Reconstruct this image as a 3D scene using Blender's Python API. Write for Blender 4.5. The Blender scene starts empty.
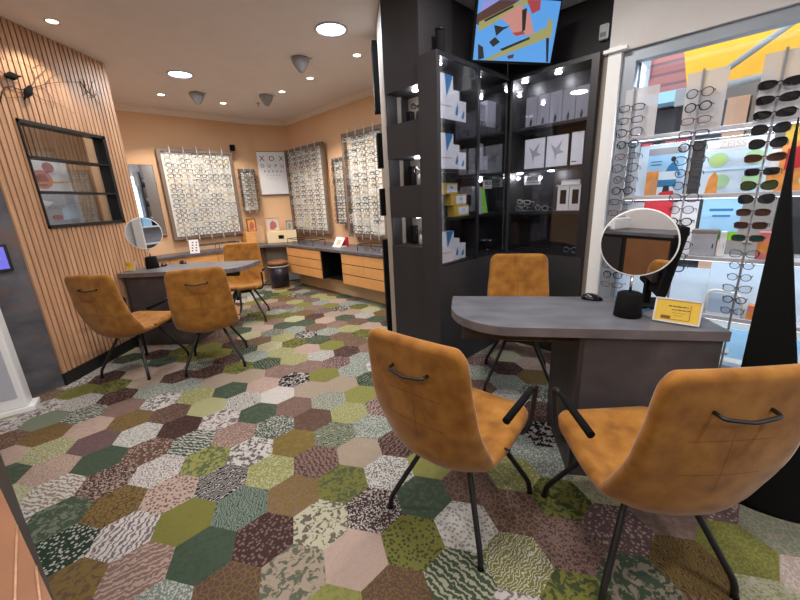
import bpy, bmesh, math, random
from mathutils import Vector, Matrix
random.seed(7)
S = bpy.context.scene
C = S.collection
PI = math.pi
R45 = PI/4
# ------------------------------------------------------------------ camera geometry (800x600 frame)
HC = 1.35
F, PT, RO, YW = 362.0, .2723, .0462, .0153
def _axes():
    cp, sp = math.cos(PT), math.sin(PT)
    down = Vector((math.sin(RO)*cp, math.cos(RO)*cp, sp))
    fw = Vector((0, 0, 1)); h = (fw - fw.dot(down)*down).normalized(); r = down.cross(h)
    Y = math.cos(YW)*h + math.sin(YW)*r; Z = -down; X = Y.cross(Z)
    return Matrix((X, Y, Z))
RM = _axes()
EYE = Vector((0, 0, HC))
def ray(u, v): return RM @ Vector(((u-400)/F, (v-300)/F, 1))
def atz(u, v, z=0.0):
    d = ray(u, v); return EYE + d*((z-HC)/d.z)
def onp(px, py, deg, u, v):
    """point of the vertical plane through (px,py) running along compass direction deg"""
    a = math.radians(deg); n = Vector((math.cos(a), -math.sin(a), 0)); d = ray(u, v)
    return EYE + d*(n.dot(Vector((px, py, 0)))/n.dot(d))
cam = bpy.data.cameras.new('camera'); camo = bpy.data.objects.new('camera', cam); C.objects.link(camo)
cam.sensor_width = 36; cam.lens = F/800*36; cam.clip_start = .02
m = Matrix.Identity(4)
cx, cy, cz = RM @ Vector((1, 0, 0)), RM @ Vector((0, -1, 0)), RM @ Vector((0, 0, -1))
for i in range(3): m[i][0], m[i][1], m[i][2], m[i][3] = cx[i], cy[i], cz[i], EYE[i]
camo.matrix_world = m
S.camera = camo
S.view_settings.view_transform = 'Standard'; S.view_settings.look = 'None'
S.view_settings.exposure = 0.12; S.view_settings.gamma = 1
S.cycles.use_denoising = True
S.cycles.max_bounces = 8; S.cycles.transparent_max_bounces = 16
S.cycles.sample_clamp_indirect = 4.0
S.cycles.caustics_reflective = False; S.cycles.caustics_refractive = False

# ------------------------------------------------------------------ materials
def lin(c):
    if isinstance(c, str): c = tuple(int(c[i:i+2], 16) for i in (0, 2, 4))
    return tuple(((x/255)/12.92 if x/255 <= .04045 else ((x/255+.055)/1.055)**2.4) for x in c) + (1,)
class NT:
    def __init__(s, name):
        s.m = bpy.data.materials.new(name); s.m.use_nodes = True; s.t = s.m.node_tree
        s.b = s.t.nodes['Principled BSDF']; s.o = s.t.nodes['Material Output']
    def n(s, typ, **k):
        x = s.t.nodes.new(typ)
        for a, b in k.items():
            if a.startswith('i_'):
                key = a[2:]; key = int(key) if key.isdigit() else key.replace('_', ' ')
                x.inputs[key].default_value = b
            else: setattr(x, a, b)
        return x
    def l(s, a, b): s.t.links.new(a, b)
    def noise(s, scale, detail=3, coord='Object', mapping=None):
        tc = s.n('ShaderNodeTexCoord'); nz = s.n('ShaderNodeTexNoise', i_Scale=scale, i_Detail=detail)
        out = tc.outputs[coord]
        if mapping:
            mp = s.n('ShaderNodeMapping'); mp.inputs['Scale'].default_value = mapping
            s.l(out, mp.inputs[0]); out = mp.outputs[0]
        s.l(out, nz.inputs['Vector']); return nz.outputs['Fac']
    def ramp(s, fac, stops):
        r = s.n('ShaderNodeValToRGB'); e = r.color_ramp.elements
        while len(e) < len(stops): e.new(.5)
        for x, (p, c) in zip(e, stops): x.position = p; x.color = c
        s.l(fac, r.inputs[0]); return r.outputs[0]
    def bump(s, fac, strength=.2, dist=.01):
        b = s.n('ShaderNodeBump', i_Strength=strength, i_Distance=dist); s.l(fac, b.inputs['Height']); s.l(b.outputs[0], s.b.inputs['Normal'])
M = {}
def simple(name, col, rough=.5, metal=0, spec=.5, var=0, scale=6, bump=0, bscale=80, emit=None, es=0, coat=0):
    k = NT(name); c = lin(col)
    k.b.inputs['Roughness'].default_value = rough; k.b.inputs['Metallic'].default_value = metal
    k.b.inputs['Specular IOR Level'].default_value = spec; k.b.inputs['Coat Weight'].default_value = coat
    if var:
        d = tuple(max(0, x*(1-var)) for x in c[:3]) + (1,); h = tuple(min(1, x*(1+var)) for x in c[:3]) + (1,)
        k.l(k.ramp(k.noise(scale, 5), [(.3, d), (.7, h)]), k.b.inputs['Base Color'])
    else: k.b.inputs['Base Color'].default_value = c
    if bump: k.bump(k.noise(bscale, 4), bump, .004)
    if emit: k.b.inputs['Emission Color'].default_value = lin(emit); k.b.inputs['Emission Strength'].default_value = es
    M[name] = k.m; return k.m
simple('ceiling', (242, 238, 240), .9, var=.02)
simple('orange_wall', (224, 184, 146), .85, var=.03, scale=2, bump=.05)
simple('cornice', (236, 226, 214), .6)
simple('white_wall', (214, 210, 208), .8, var=.03)
simple('slat_back', (52, 36, 30), .9)
simple('black_metal', (22, 22, 25), .42, spec=.5)
simple('black_matte', (9, 9, 10), .9, spec=.2)
simple('black_gloss', (12, 12, 14), .18)
simple('anthracite', (40, 38, 41), .55, var=.06, scale=3)
simple('case_dark', (24, 23, 27), .4)
simple('taupe', (140, 130, 122), .6)
simple('white_plastic', (232, 232, 232), .4)
simple('grey_plastic', (150, 150, 155), .45)
simple('pale_metal', (206, 208, 214), .35, metal=.3)
simple('window_grey', (140, 148, 158), .4, metal=.2, var=.03)
simple('chrome', (220, 220, 225), .15, metal=1)
simple('board_white', (238, 238, 232), .5)
simple('board_frame', (120, 104, 94), .5, var=.1, scale=12)
simple('paper', (235, 236, 242), .6)
simple('ink', (38, 38, 44), .7)
simple('yellow_card', (216, 178, 62), .55, var=.06, scale=30)
simple('box_cream', (226, 206, 170), .6)
simple('brown_box', (120, 78, 46), .6, var=.1)
simple('blue', (44, 120, 178), .5)
simple('sky_blue', (158, 208, 246), .5)
simple('pale_blue', (206, 228, 250), .5)
simple('pale_green', (176, 220, 176), .5)
simple('lime_pale', (190, 220, 140), .5)
simple('lime', (136, 214, 60), .45)
simple('red', (196, 36, 52), .5)
simple('pink', (226, 130, 130), .5)
simple('skin', (206, 150, 110), .6)
simple('orange_photo', (224, 150, 78), .5, var=.25, scale=14)
simple('grey_card', (176, 178, 190), .45)
simple('grey_panel', (196, 190, 184), .7)
simple('bin_dark', (26, 25, 40), .35)
simple('kick', (206, 176, 140), .35, var=.06)
simple('drawer_wood', (216, 158, 98), .45, var=.08, scale=4)
simple('tortoise', (96, 58, 34), .25, var=.5, scale=60)
simple('gold', (190, 160, 110), .3, metal=.8)
simple('silver', (170, 172, 178), .3, metal=.8)
simple('clear_rim', (208, 204, 198), .2)
simple('red_rim', (66, 30, 30), .3)
simple('lens_dark', (26, 26, 32), .08)
simple('lens_brown', (64, 46, 42), .08)
simple('lens_green', (58, 72, 42), .08)
simple('lens_grey', (34, 38, 44), .08)
simple('lens_teal', (36, 60, 58), .08)
simple('plinth', (20, 18, 20), .6)
simple('stone_outside', (150, 148, 146), .8, var=.1)
simple('awning', (232, 166, 34), .7, var=.06)
simple('beam', (150, 150, 150), .5)
simple('shop_dark', (34, 30, 34), .6, var=.4, scale=3)
simple('shop_fascia', (150, 190, 215), .5)
simple('peach_panel', (206, 166, 140), .5, var=.05)
simple('pic_mauve', (172, 96, 96), .6)
simple('wing_grey', (150, 150, 160), .6)
def emis(name, col, st):
    simple(name, (20, 20, 22) if name.startswith('scr') else col, .3, emit=col, es=st*(1.15 if name.startswith('scr') else 1))
emis('lamp_white', (255, 250, 240), 14)
emis('lamp_blue', (205, 228, 255), 9)
emis('added_strip_glow', (235, 240, 255), 2)  # glow of the added window strips
simple('pale_gold', (214, 204, 190), .5)
emis('lamp_warm', (255, 232, 200), 12)
emis('scr_blue', (88, 160, 232), .75); emis('scr_olive', (164, 160, 98), .7); emis('scr_dark', (34, 26, 32), .5)
emis('scr_pink', (206, 140, 130), .7); emis('scr_red', (170, 64, 70), .7); emis('scr_brown', (88, 52, 46), .6); emis('scr_lav', (150, 150, 220), .7)
emis('tablet', (96, 92, 190), .8)
# mirror
k = NT('mirror'); k.b.inputs['Metallic'].default_value = 1; k.b.inputs['Roughness'].default_value = .01; k.b.inputs['Base Color'].default_value = (.9, .9, .92, 1); M['mirror'] = k.m
# thin clear glass
def glassm(name, col, gl=.08):
    k = NT(name); k.t.nodes.remove(k.b)
    t = k.n('ShaderNodeBsdfTransparent'); t.inputs[0].default_value = col
    g = k.n('ShaderNodeBsdfGlossy'); g.inputs['Roughness'].default_value = .02
    mx = k.n('ShaderNodeMixShader'); fr = k.n('ShaderNodeLayerWeight', i_Blend=.25)
    mm = k.n('ShaderNodeMath', operation='MULTIPLY_ADD'); mm.inputs[1].default_value = gl*2.5; mm.inputs[2].default_value = gl*.4
    k.l(fr.outputs['Fresnel'], mm.inputs[0]); k.l(mm.outputs[0], mx.inputs[0]); k.l(t.outputs[0], mx.inputs[1]); k.l(g.outputs[0], mx.inputs[2])
    k.l(mx.outputs[0], k.o.inputs[0]); M[name] = k.m
glassm('glass', (.95, .97, .98, 1)); glassm('case_glass', (.92, .93, .96, 1), .10); glassm('acrylic', (.86, .86, .88, 1), .12)
k = NT('frosted'); k.b.inputs['Base Color'].default_value = lin((214, 212, 216)); k.b.inputs['Roughness'].default_value = .35
t_ = k.n('ShaderNodeBsdfTransparent'); mx_ = k.n('ShaderNodeMixShader'); mx_.inputs[0].default_value = .62
k.l(t_.outputs[0], mx_.inputs[1]); k.l(k.b.outputs[0], mx_.inputs[2]); k.l(mx_.outputs[0], k.o.inputs[0]); M['frosted'] = k.m
# suede
k = NT('suede')
c = k.ramp(k.noise(14, 8), [(.28, lin((122, 78, 32))), (.5, lin((148, 98, 40))), (.74, lin((166, 116, 54)))])
tcs = k.n('ShaderNodeTexCoord'); sps = k.n('ShaderNodeSeparateXYZ'); k.l(tcs.outputs['Object'], sps.inputs[0])
def sm(op, a, b=None):
    x = k.n('ShaderNodeMath', operation=op)
    for i, q in enumerate((a, b)):
        if q is None: continue
        if isinstance(q, (int, float)): x.inputs[i].default_value = q
        else: k.l(q, x.inputs[i])
    return x.outputs[0]
def near(v, at_, w): return sm('LESS_THAN', sm('ABSOLUTE', sm('SUBTRACT', v, at_)), w)
inx = near(sps.outputs[0], 0, .115); inz = near(sps.outputs[2], .62, .10)
seams = sm('MAXIMUM', sm('MULTIPLY', inz, near(sps.outputs[0], 0, .0016)), sm('MULTIPLY', inx, sm('MAXIMUM', near(sps.outputs[2], .58, .0016), near(sps.outputs[2], .70, .0016))))
mxs = k.n('ShaderNodeMix', data_type='RGBA'); k.l(sm('MULTIPLY', seams, .55), mxs.inputs[0]); k.l(c, mxs.inputs[6]); mxs.inputs[7].default_value = lin((84, 50, 22))
k.l(mxs.outputs[2], k.b.inputs['Base Color']); k.b.inputs['Roughness'].default_value = .85
k.b.inputs['Sheen Weight'].default_value = .25; k.b.inputs['Sheen Roughness'].default_value = .4; k.b.inputs['Specular IOR Level'].default_value = .2
k.bump(k.noise(160, 3), .12, .002); M['suede'] = k.m
simple('seam', (150, 90, 28), .9)
# slate laminate (desks)
def slate(name, a, b, rust, rough):
    k = NT(name)
    base = k.ramp(k.noise(5, 8, mapping=(1, 2.2, 1.6)), [(.3, lin(a)), (.7, lin(b))])
    r = k.ramp(k.noise(3.1, 6), [(.56, (0, 0, 0, 1)), (.68, (1, 1, 1, 1))])
    mx = k.n('ShaderNodeMix', data_type='RGBA'); k.l(r, mx.inputs[0]); k.l(base, mx.inputs[6]); mx.inputs[7].default_value = lin(rust)
    k.l(mx.outputs[2], k.b.inputs['Base Color']); k.b.inputs['Roughness'].default_value = rough
    k.bump(k.noise(40, 5), .1, .003); M[name] = k.m
slate('slate', (74, 74, 80), (102, 102, 110), (86, 76, 76), .42)
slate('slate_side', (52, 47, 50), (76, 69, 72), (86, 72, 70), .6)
slate('slate_edge', (84, 78, 82), (112, 104, 106), (96, 84, 80), .5)
slate('concrete_dark', (70, 70, 76), (104, 102, 108), (116, 88, 78), .6)
# wood
def wood(name, a, b, mp, rough=.5, sc=3):
    k = NT(name); k.l(k.ramp(k.noise(sc, 6, mapping=mp), [(.35, lin(a)), (.65, lin(b))]), k.b.inputs['Base Color'])
    k.b.inputs['Roughness'].default_value = rough; M[name] = k.m
wood('slat_wood', (172, 130, 100), (198, 156, 122), (8, 8, .6))
wood('inner_slats', (150, 116, 92), (170, 134, 108), (8, 8, .6))
wood('front_wood', (206, 146, 86), (228, 170, 108), (1, 1, 9))
wood('cabinet_wood', (132, 90, 64), (150, 104, 76), (1, 1, 8))
wood('dark_wood', (38, 33, 34), (52, 46, 46), (12, 12, .8))
# brick
k = NT('brick'); tc = k.n('ShaderNodeTexCoord'); br = k.n('ShaderNodeTexBrick', i_Scale=1.0)
br.inputs['Color1'].default_value = lin((176, 110, 104)); br.inputs['Color2'].default_value = lin((156, 92, 90)); br.inputs['Mortar'].default_value = lin((120, 84, 84))
br.inputs['Brick Width'].default_value = 2.0; br.inputs['Row Height'].default_value = .22; br.inputs['Mortar Size'].default_value = .03
mp = k.n('ShaderNodeMapping'); mp.inputs['Rotation'].default_value = (PI/2, 0, 0)
k.l(tc.outputs['Object'], mp.inputs[0]); k.l(mp.outputs[0], br.inputs[0]); k.l(br.outputs[0], k.b.inputs['Base Color']); M['brick'] = k.m

# ------------------------------------------------------------------ mesh helpers
class MB:
    def __init__(s): s.b = bmesh.new(); s.mi = 0; s.mats = []
    def mat(s, name):
        if name not in s.mats: s.mats.append(name)
        s.mi = s.mats.index(name); return s
    def _f(s, vs):
        if len(vs) < 3: return None
        try: f = s.b.faces.new(vs); f.material_index = s.mi; return f
        except ValueError: return None
    def face(s, pts): return s._f([s.b.verts.new(p) for p in pts])
    def box(s, c, d, rz=0, bev=0, M4=None):
        mm = M4 if M4 is not None else Matrix.Translation(c) @ Matrix.Rotation(rz, 4, 'Z')
        v = []
        for x in (-.5, .5):
            for y in (-.5, .5):
                for z in (-.5, .5): v.append(s.b.verts.new(mm @ Vector((x*d[0], y*d[1], z*d[2]))))
        fs = [s._f([v[i] for i in q]) for q in ((0, 1, 3, 2), (4, 6, 7, 5), (0, 4, 5, 1), (2, 3, 7, 6), (0, 2, 6, 4), (1, 5, 7, 3))]
        if bev:
            es = list({e for f in fs for e in f.edges})
            r = bmesh.ops.bevel(s.b, geom=es, offset=bev, segments=2, affect='EDGES', profile=.5)
            for f in r['faces']: f.material_index = s.mi
        return s
    def b2(s, x0, x1, y0, y1, z0, z1, bev=0): return s.box(((x0+x1)/2, (y0+y1)/2, (z0+z1)/2), (x1-x0, y1-y0, z1-z0), 0, bev)
    def prism(s, poly, z0, z1, bev=0):
        lo = [s.b.verts.new((x, y, z0)) for x, y in poly]; hi = [s.b.verts.new((x, y, z1)) for x, y in poly]
        n = len(poly); fs = [s._f(lo[::-1]), s._f(hi)]
        for i in range(n): fs.append(s._f([lo[i], lo[(i+1) % n], hi[(i+1) % n], hi[i]]))
        return s
    def tube(s, pts, r, seg=8, closed=False, smooth=True):
        pts = [Vector(p) for p in pts]; n = len(pts); rings = []
        up = None
        for i, p in enumerate(pts):
            if closed: t = (pts[(i+1) % n]-pts[i-1]).normalized()
            else:
                t = (pts[min(i+1, n-1)]-pts[max(i-1, 0)]).normalized()
            if up is None:
                up = Vector((0, 0, 1)) if abs(t.z) < .9 else Vector((1, 0, 0))
            u = (up - up.dot(t)*t).normalized(); up = u; w = t.cross(u)
            rr = r[i] if isinstance(r, (list, tuple)) else r
            rings.append([s.b.verts.new(p + (u*math.cos(a)+w*math.sin(a))*rr) for a in [2*PI*j/seg for j in range(seg)]])
        for i in range(n if closed else n-1):
            A, B = rings[i], rings[(i+1) % n]
            for j in range(seg):
                f = s._f([A[j], A[(j+1) % seg], B[(j+1) % seg], B[j]])
                if f: f.smooth = smooth
        if not closed: s._f(rings[0][::-1]); s._f(rings[-1])
        return s
    def lathe(s, prof, seg=24, c=(0, 0, 0), smooth=True):
        rings = []
        for r, z in prof:
            if r < 1e-5: rings.append([s.b.verts.new((c[0], c[1], c[2]+z))])
            else: rings.append([s.b.verts.new((c[0]+r*math.cos(2*PI*j/seg), c[1]+r*math.sin(2*PI*j/seg), c[2]+z)) for j in range(seg)])
        for A, B in zip(rings, rings[1:]):
            for j in range(seg):
                a = [A[j % len(A)], A[(j+1) % len(A)]] if len(A) > 1 else [A[0]]
                b = [B[(j+1) % len(B)], B[j % len(B)]] if len(B) > 1 else [B[0]]
                f = s._f(a+b)
                if f: f.smooth = smooth
        return s
    def build(s, name, mat=None, parent=None, loc=None, rz=None):
        bmesh.ops.recalc_face_normals(s.b, faces=s.b.faces)
        me = bpy.data.meshes.new(name); s.b.to_mesh(me); s.b.free()
        for x in (s.mats or [mat]): me.materials.append(M[x])
        o = bpy.data.objects.new(name, me); C.objects.link(o)
        if parent: o.parent = parent
        if loc is not None: o.location = loc
        if rz is not None: o.rotation_euler = (0, 0, rz)
        return o
def rnd(pts, r, seg=5):
    """smooth the corners of a polyline"""
    pts = [Vector(p) for p in pts]; out = [pts[0]]
    for a, b, c in zip(pts, pts[1:], pts[2:]):
        u, w = (a-b), (c-b); rr = min(r, u.length*.45, w.length*.45); u.normalize(); w.normalize()
        p, q = b+u*rr, b+w*rr
        for i in range(seg+1):
            t = i/seg; out.append(p*(1-t)**2 + b*2*t*(1-t) + q*t*t)
    out.append(pts[-1]); return out
def thing(name, label, cat, loc=(0, 0, 0), rz=0, group=None):
    o = bpy.data.objects.new(name, None); C.objects.link(o); o.empty_display_size = .05
    o.location = loc; o.rotation_euler = (0, 0, rz); o['label'] = label; o['category'] = cat
    if group: o['group'] = group
    return o
def tag(o, label, cat, group=None):
    o['label'] = label; o['category'] = cat
    if group: o['group'] = group
    return o
def struct(o): o['kind'] = 'structure'; return o
def kids(o): return [x for x in bpy.data.objects if x.parent == o]
def dup(src, loc, rz, label, group=None, tree=None):
    tree = tree if tree is not None else kids(src)
    r = src.copy(); C.objects.link(r); r.location = loc; r.rotation_euler = (0, 0, rz); r['label'] = label
    if group: r['group'] = group
    for ch in tree:
        c = ch.copy(); C.objects.link(c); c.parent = r
        for g in kids(ch):
            d = g.copy(); C.objects.link(d); d.parent = c
    return r
def textmesh(body, size, name, mat, parent, M4, ext=.0008):
    cu = bpy.data.curves.new(name, 'FONT'); cu.body = body; cu.size = size; cu.extrude = ext; cu.align_x = 'CENTER'; cu.align_y = 'CENTER'
    o = bpy.data.objects.new(name, cu); C.objects.link(o)
    dg = bpy.context.evaluated_depsgraph_get(); me = bpy.data.meshes.new_from_object(o.evaluated_get(dg))
    bpy.data.objects.remove(o); me.materials.clear(); me.materials.append(M[mat])
    me.transform(M4); r = bpy.data.objects.new(name, me); C.objects.link(r); r.parent = parent; return r
WALLTXT = Matrix.Rotation(PI/2, 4, 'X')     # text standing up, facing local -y
ORD = ['topmost', 'second from the top', 'third from the top', 'fourth from the top', 'fifth from the top', 'sixth from the top', 'seventh from the top', 'eighth from the top', 'ninth from the top', 'tenth from the top',
       'eleventh from the top', 'twelfth from the top', 'thirteenth from the top', 'fourteenth from the top', 'fifteenth from the top', 'sixteenth from the top', 'seventeenth from the top', 'eighteenth from the top']
COLN = ['leftmost', 'second', 'third', 'fourth', 'fifth']
D1 = Vector((math.sqrt(.5), math.sqrt(.5), 0))      # along the left back wall
D2 = Vector((math.sqrt(.5), -math.sqrt(.5), 0))     # along the right back wall
def loc_on(o3, d, p):   # coordinate along d from o3
    return (Vector(p)-Vector(o3)).dot(d)

#SETTING
ZC = 2.73
# ------------------------------------------------------------------ carpet
PAL = dict(white=(206, 200, 196), pink=(188, 160, 146), olive=(126, 124, 48), dkbrown=(78, 56, 54), green=(76, 92, 74), ochre=(130, 104, 44), cream=(192, 188, 160), brown=(104, 78, 66),
           beige=(168, 150, 130), rose=(138, 108, 98), lime=(150, 150, 72), teal=(122, 138, 126), sage=(126, 134, 112), mauve=(112, 86, 88), dkgreen=(52, 70, 54), palelime=(172, 172, 120), purple=(96, 66, 76), tan=(150, 120, 96), black=(48, 40, 40))
OV = [ # pixel, base, second, pattern
(464,526,'white','sage',2),(354,557,'pink','beige',0),(412,541,'olive','dkgreen',2),(374,507,'dkbrown','white',1),(423,495,'green','sage',0),(393,582,'brown','ochre',1),(321,521,'cream','dkbrown',5),
(388,467,'white','dkgreen',1),(360,450,'beige','pink',0),(342,479,'olive','green',5),(318,458,'rose','dkbrown',3),(291,491,'ochre','rose',4),(274,399,'white','beige',0),(298,404,'rose','brown',1),(326,397,'sage','white',1),
(361,395,'lime','olive',1),(274,423,'green','white',1),(314,416,'brown','rose',0),(351,411,'lime','cream',1),(375,404,'mauve','pink',3),(375,425,'teal','white',1),(335,432,'green','cream',6),(295,439,'ochre','lime',0),
(265,444,'white','black',5),(281,465,'lime','cream',1),(395,442,'dkbrown','rose',3),(274,535,'dkbrown','rose',2),(295,568,'beige','green',5),(333,596,'lime','dkgreen',0),(428,463,'lime','olive',0),(466,484,'brown','rose',4),
(512,474,'lime','cream',2),(512,516,'brown','tan',4),(466,586,'green','cream',3),(519,558,'olive','white',6),(501,596,'white','purple',5),
(52,399,'tan','brown',1),(52,413,'sage','teal',0),(93,406,'green','white',3),(129,400,'rose','brown',0),(94,421,'pink','rose',0),(133,414,'ochre','brown',1),(164,399,'white','black',5),(175,413,'brown','rose',2),(210,402,'palelime','cream',0),
(143,428,'white','teal',1),(101,435,'mauve','rose',0),(56,427,'ochre','brown',1),(17,432,'brown','tan',1),(59,442,'lime','white',1),(105,453,'green','dkgreen',0),(150,446,'brown','pink',2),(185,423,'dkbrown','brown',2),
(224,416,'white','purple',5),(196,437,'green','white',3),(238,430,'rose','pink',1),(266,407,'green','sage',0),(255,448,'white','black',5),(210,456,'lime','green',5),(161,463,'white','mauve',1),(115,474,'dkbrown','pink',1),
(59,460,'pink','tan',1),(21,449,'pink','tan',0),(21,463,'teal','sage',0),(63,481,'white','ochre',3),(21,484,'dkbrown','white',1),(175,488,'pink','dkbrown',2),(224,477,'black','white',6),(262,467,'lime','cream',1),
(119,498,'ochre','dkbrown',4),(56,505,'green','sage',5),(70,533,'dkgreen','white',2),(129,526,'white','purple',3),(185,512,'olive','ochre',0),(241,502,'teal','dkgreen',6),(206,547,'green','dkgreen',0),(259,533,'dkbrown','rose',2),
(140,561,'rose','pink',3),(77,572,'ochre','brown',5),(98,596,'cream','lime',1),(157,589,'teal','white',1),(227,579,'brown','ochre',4),(31,537,'pink','white',0),(572,504,'olive','dkgreen',5),(636,548,'mauve','pink',2),
(692,556,'ochre','dkbrown',6),(760,532,'sage','beige',4),(560,552,'rose','dkbrown',1),(532,564,'lime','white',6),(640,576,'green','beige',5),(780,572,'pink','white',1),(560,520,'dkbrown','pink',1),(730,575,'green','white',1)]
HA, HS = math.radians(15.8), .236
ha = Vector((math.cos(HA), math.sin(HA)))*HS; hb = Vector((math.cos(HA+PI/3), math.sin(HA+PI/3)))*HS; ho = Vector((-.013, 1.164))
ov = {}
for u, v, a, b, p in OV:
    q = atz(u, v); d = Vector((q.x, q.y))-ho; det = ha.x*hb.y-ha.y*hb.x
    i, j = (d.x*hb.y-d.y*hb.x)/det, (ha.x*d.y-ha.y*d.x)/det
    i0, j0 = math.floor(i), math.floor(j)
    best = min(((i0+x, j0+y) for x in (0, 1) for y in (0, 1)), key=lambda t: (ha*t[0]+hb*t[1]-d).length)
    ov.setdefault(best, (a, b, p))
WSUM = 4.30
bm = bmesh.new(); l1 = bm.loops.layers.float_color.new('c1'); l2 = bm.loops.layers.float_color.new('c2'); l3 = bm.loops.layers.float_color.new('pt')
combos = [('green','sage',0),('olive','lime',1),('dkbrown','rose',2),('rose','pink',0),('lime','cream',1),('white','purple',5),('ochre','brown',4),('brown','tan',3),('green','white',1),('beige','pink',0),('mauve','pink',2),('teal','white',1),('white','dkgreen',6),('olive','dkgreen',5),('pink','rose',0),('cream','lime',1),('dkgreen','sage',3),('black','white',5)]
hv = [Vector((math.cos(HA+PI/6+k*PI/3), math.sin(HA+PI/6+k*PI/3)))*HS/math.sqrt(3) for k in range(6)]
for i in range(-40, 41):
    for j in range(-40, 41):
        c = ho+ha*i+hb*j
        if not (-4.6 < c.x < 4.4 and -2.1 < c.y < 7.3 and c.x+c.y < WSUM+.05 or (c.x+c.y < 4.95 and c.y > 3.3 and c.x < .8 and c.y < 7.3 and c.x > -4.6)): continue
        if c.y-c.x > 9.2: continue
        a, b, p = ov.get((i, j)) or random.choice(combos)
        f = bm.faces.new([bm.verts.new((c.x+h.x, c.y+h.y, 0)) for h in hv])
        o1, o2, rr = random.random(), random.random(), random.random()
        for lp in f.loops: lp[l1] = lin(PAL[a]); lp[l2] = lin(PAL[b]); lp[l3] = (p/10, o1, o2, rr)
bmesh.ops.recalc_face_normals(bm, faces=bm.faces)
k = NT('carpet')
A1 = k.n('ShaderNodeAttribute', attribute_name='c1'); A2 = k.n('ShaderNodeAttribute', attribute_name='c2'); A3 = k.n('ShaderNodeAttribute', attribute_name='pt')
sep = k.n('ShaderNodeSeparateColor'); k.l(A3.outputs['Color'], sep.inputs[0])
tc = k.n('ShaderNodeTexCoord')
off = k.n('ShaderNodeVectorMath', operation='SCALE'); k.l(A3.outputs['Color'], off.inputs[0]); off.inputs['Scale'].default_value = 37.0
ad = k.n('ShaderNodeVectorMath', operation='ADD'); k.l(tc.outputs['Object'], ad.inputs[0]); k.l(off.outputs[0], ad.inputs[1])
rot = k.n('ShaderNodeVectorRotate', rotation_type='Z_AXIS'); k.l(ad.outputs[0], rot.inputs['Vector'])
mu = k.n('ShaderNodeMath', operation='MULTIPLY'); mu.inputs[1].default_value = 6.28; k.l(sep.outputs[1], mu.inputs[0]); k.l(mu.outputs[0], rot.inputs['Angle'])
V = rot.outputs[0]
def mth(op, a, b=None, c=None):
    x = k.n('ShaderNodeMath', operation=op)
    for i, q in enumerate((a, b, c)):
        if q is None: continue
        if isinstance(q, (int, float)): x.inputs[i].default_value = q
        else: k.l(q, x.inputs[i])
    return x.outputs[0]
def nz(sc, det=2, dist=0):
    x = k.n('ShaderNodeTexNoise', i_Scale=sc, i_Detail=det, i_Distortion=dist); k.l(V, x.inputs['Vector']); return x.outputs['Fac']
def step(x, t, w=.03): return mth('MULTIPLY', 1, mth('SMOOTH_MIN', 1, mth('MAXIMUM', 0, mth('DIVIDE', mth('SUBTRACT', x, t-w), 2*w)), .01))
vd = k.n('ShaderNodeTexVoronoi', i_Scale=64.0); k.l(V, vd.inputs['Vector'])
ve = k.n('ShaderNodeTexVoronoi', feature='DISTANCE_TO_EDGE', i_Scale=42.0); k.l(V, ve.inputs['Vector'])
wv = k.n('ShaderNodeTexWave', i_Scale=13.0, i_Distortion=7.0, i_Detail=2.0); wv.inputs['Detail Scale'].default_value = 3; k.l(V, wv.inputs['Vector'])
wv2 = k.n('ShaderNodeTexWave', i_Scale=26.0, i_Distortion=14.0, i_Detail=2.0); wv2.inputs['Detail Scale'].default_value = 1.2; k.l(V, wv2.inputs['Vector'])
masks = [mth('MULTIPLY', step(nz(40, 4), .56, .08), .35), step(nz(120, 1), .54), step(mth('SUBTRACT', 1, vd.outputs['Distance']), .62, .05), step(wv.outputs['Fac'], .62, .06),
         step(mth('SUBTRACT', 1, ve.outputs['Distance']), .93, .02), step(nz(38, 4, .9), .53, .03), step(wv2.outputs['Fac'], .72, .06)]
tot = None
for i, mk in enumerate(masks):
    cmp = k.n('ShaderNodeMath', operation='COMPARE'); k.l(sep.outputs[0], cmp.inputs[0]); cmp.inputs[1].default_value = i/10; cmp.inputs[2].default_value = .02
    t = mth('MULTIPLY', cmp.outputs[0], mk); tot = t if tot is None else mth('ADD', tot, t)
mx = k.n('ShaderNodeMix', data_type='RGBA'); k.l(mth('MULTIPLY', tot, .8), mx.inputs[0]); k.l(A1.outputs['Color'], mx.inputs[6]); k.l(A2.outputs['Color'], mx.inputs[7])
nm = k.n('ShaderNodeMix', data_type='RGBA', blend_type='MULTIPLY'); nm.inputs[0].default_value = .35; k.l(mx.outputs[2], nm.inputs[6]); k.l(nz(220, 2), nm.inputs[7])
br = k.n('ShaderNodeBrightContrast'); br.inputs['Bright'].default_value = -.012; k.l(nm.outputs[2], br.inputs[0])
hs = k.n('ShaderNodeHueSaturation'); hs.inputs['Saturation'].default_value = .82; hs.inputs['Value'].default_value = .80; k.l(br.outputs[0], hs.inputs['Color'])
k.l(hs.outputs[0], k.b.inputs['Base Color']); k.b.inputs['Roughness'].default_value = .92; k.b.inputs['Specular IOR Level'].default_value = .15
bp = k.n('ShaderNodeBump', i_Strength=.25, i_Distance=.003); k.l(nz(300, 2), bp.inputs['Height']); k.l(bp.outputs[0], k.b.inputs['Normal'])
M['carpet'] = k.m
me = bpy.data.meshes.new('floor'); bm.to_mesh(me); bm.free(); me.materials.append(M['carpet'])
fl = bpy.data.objects.new('floor', me); C.objects.link(fl); struct(fl)

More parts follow.
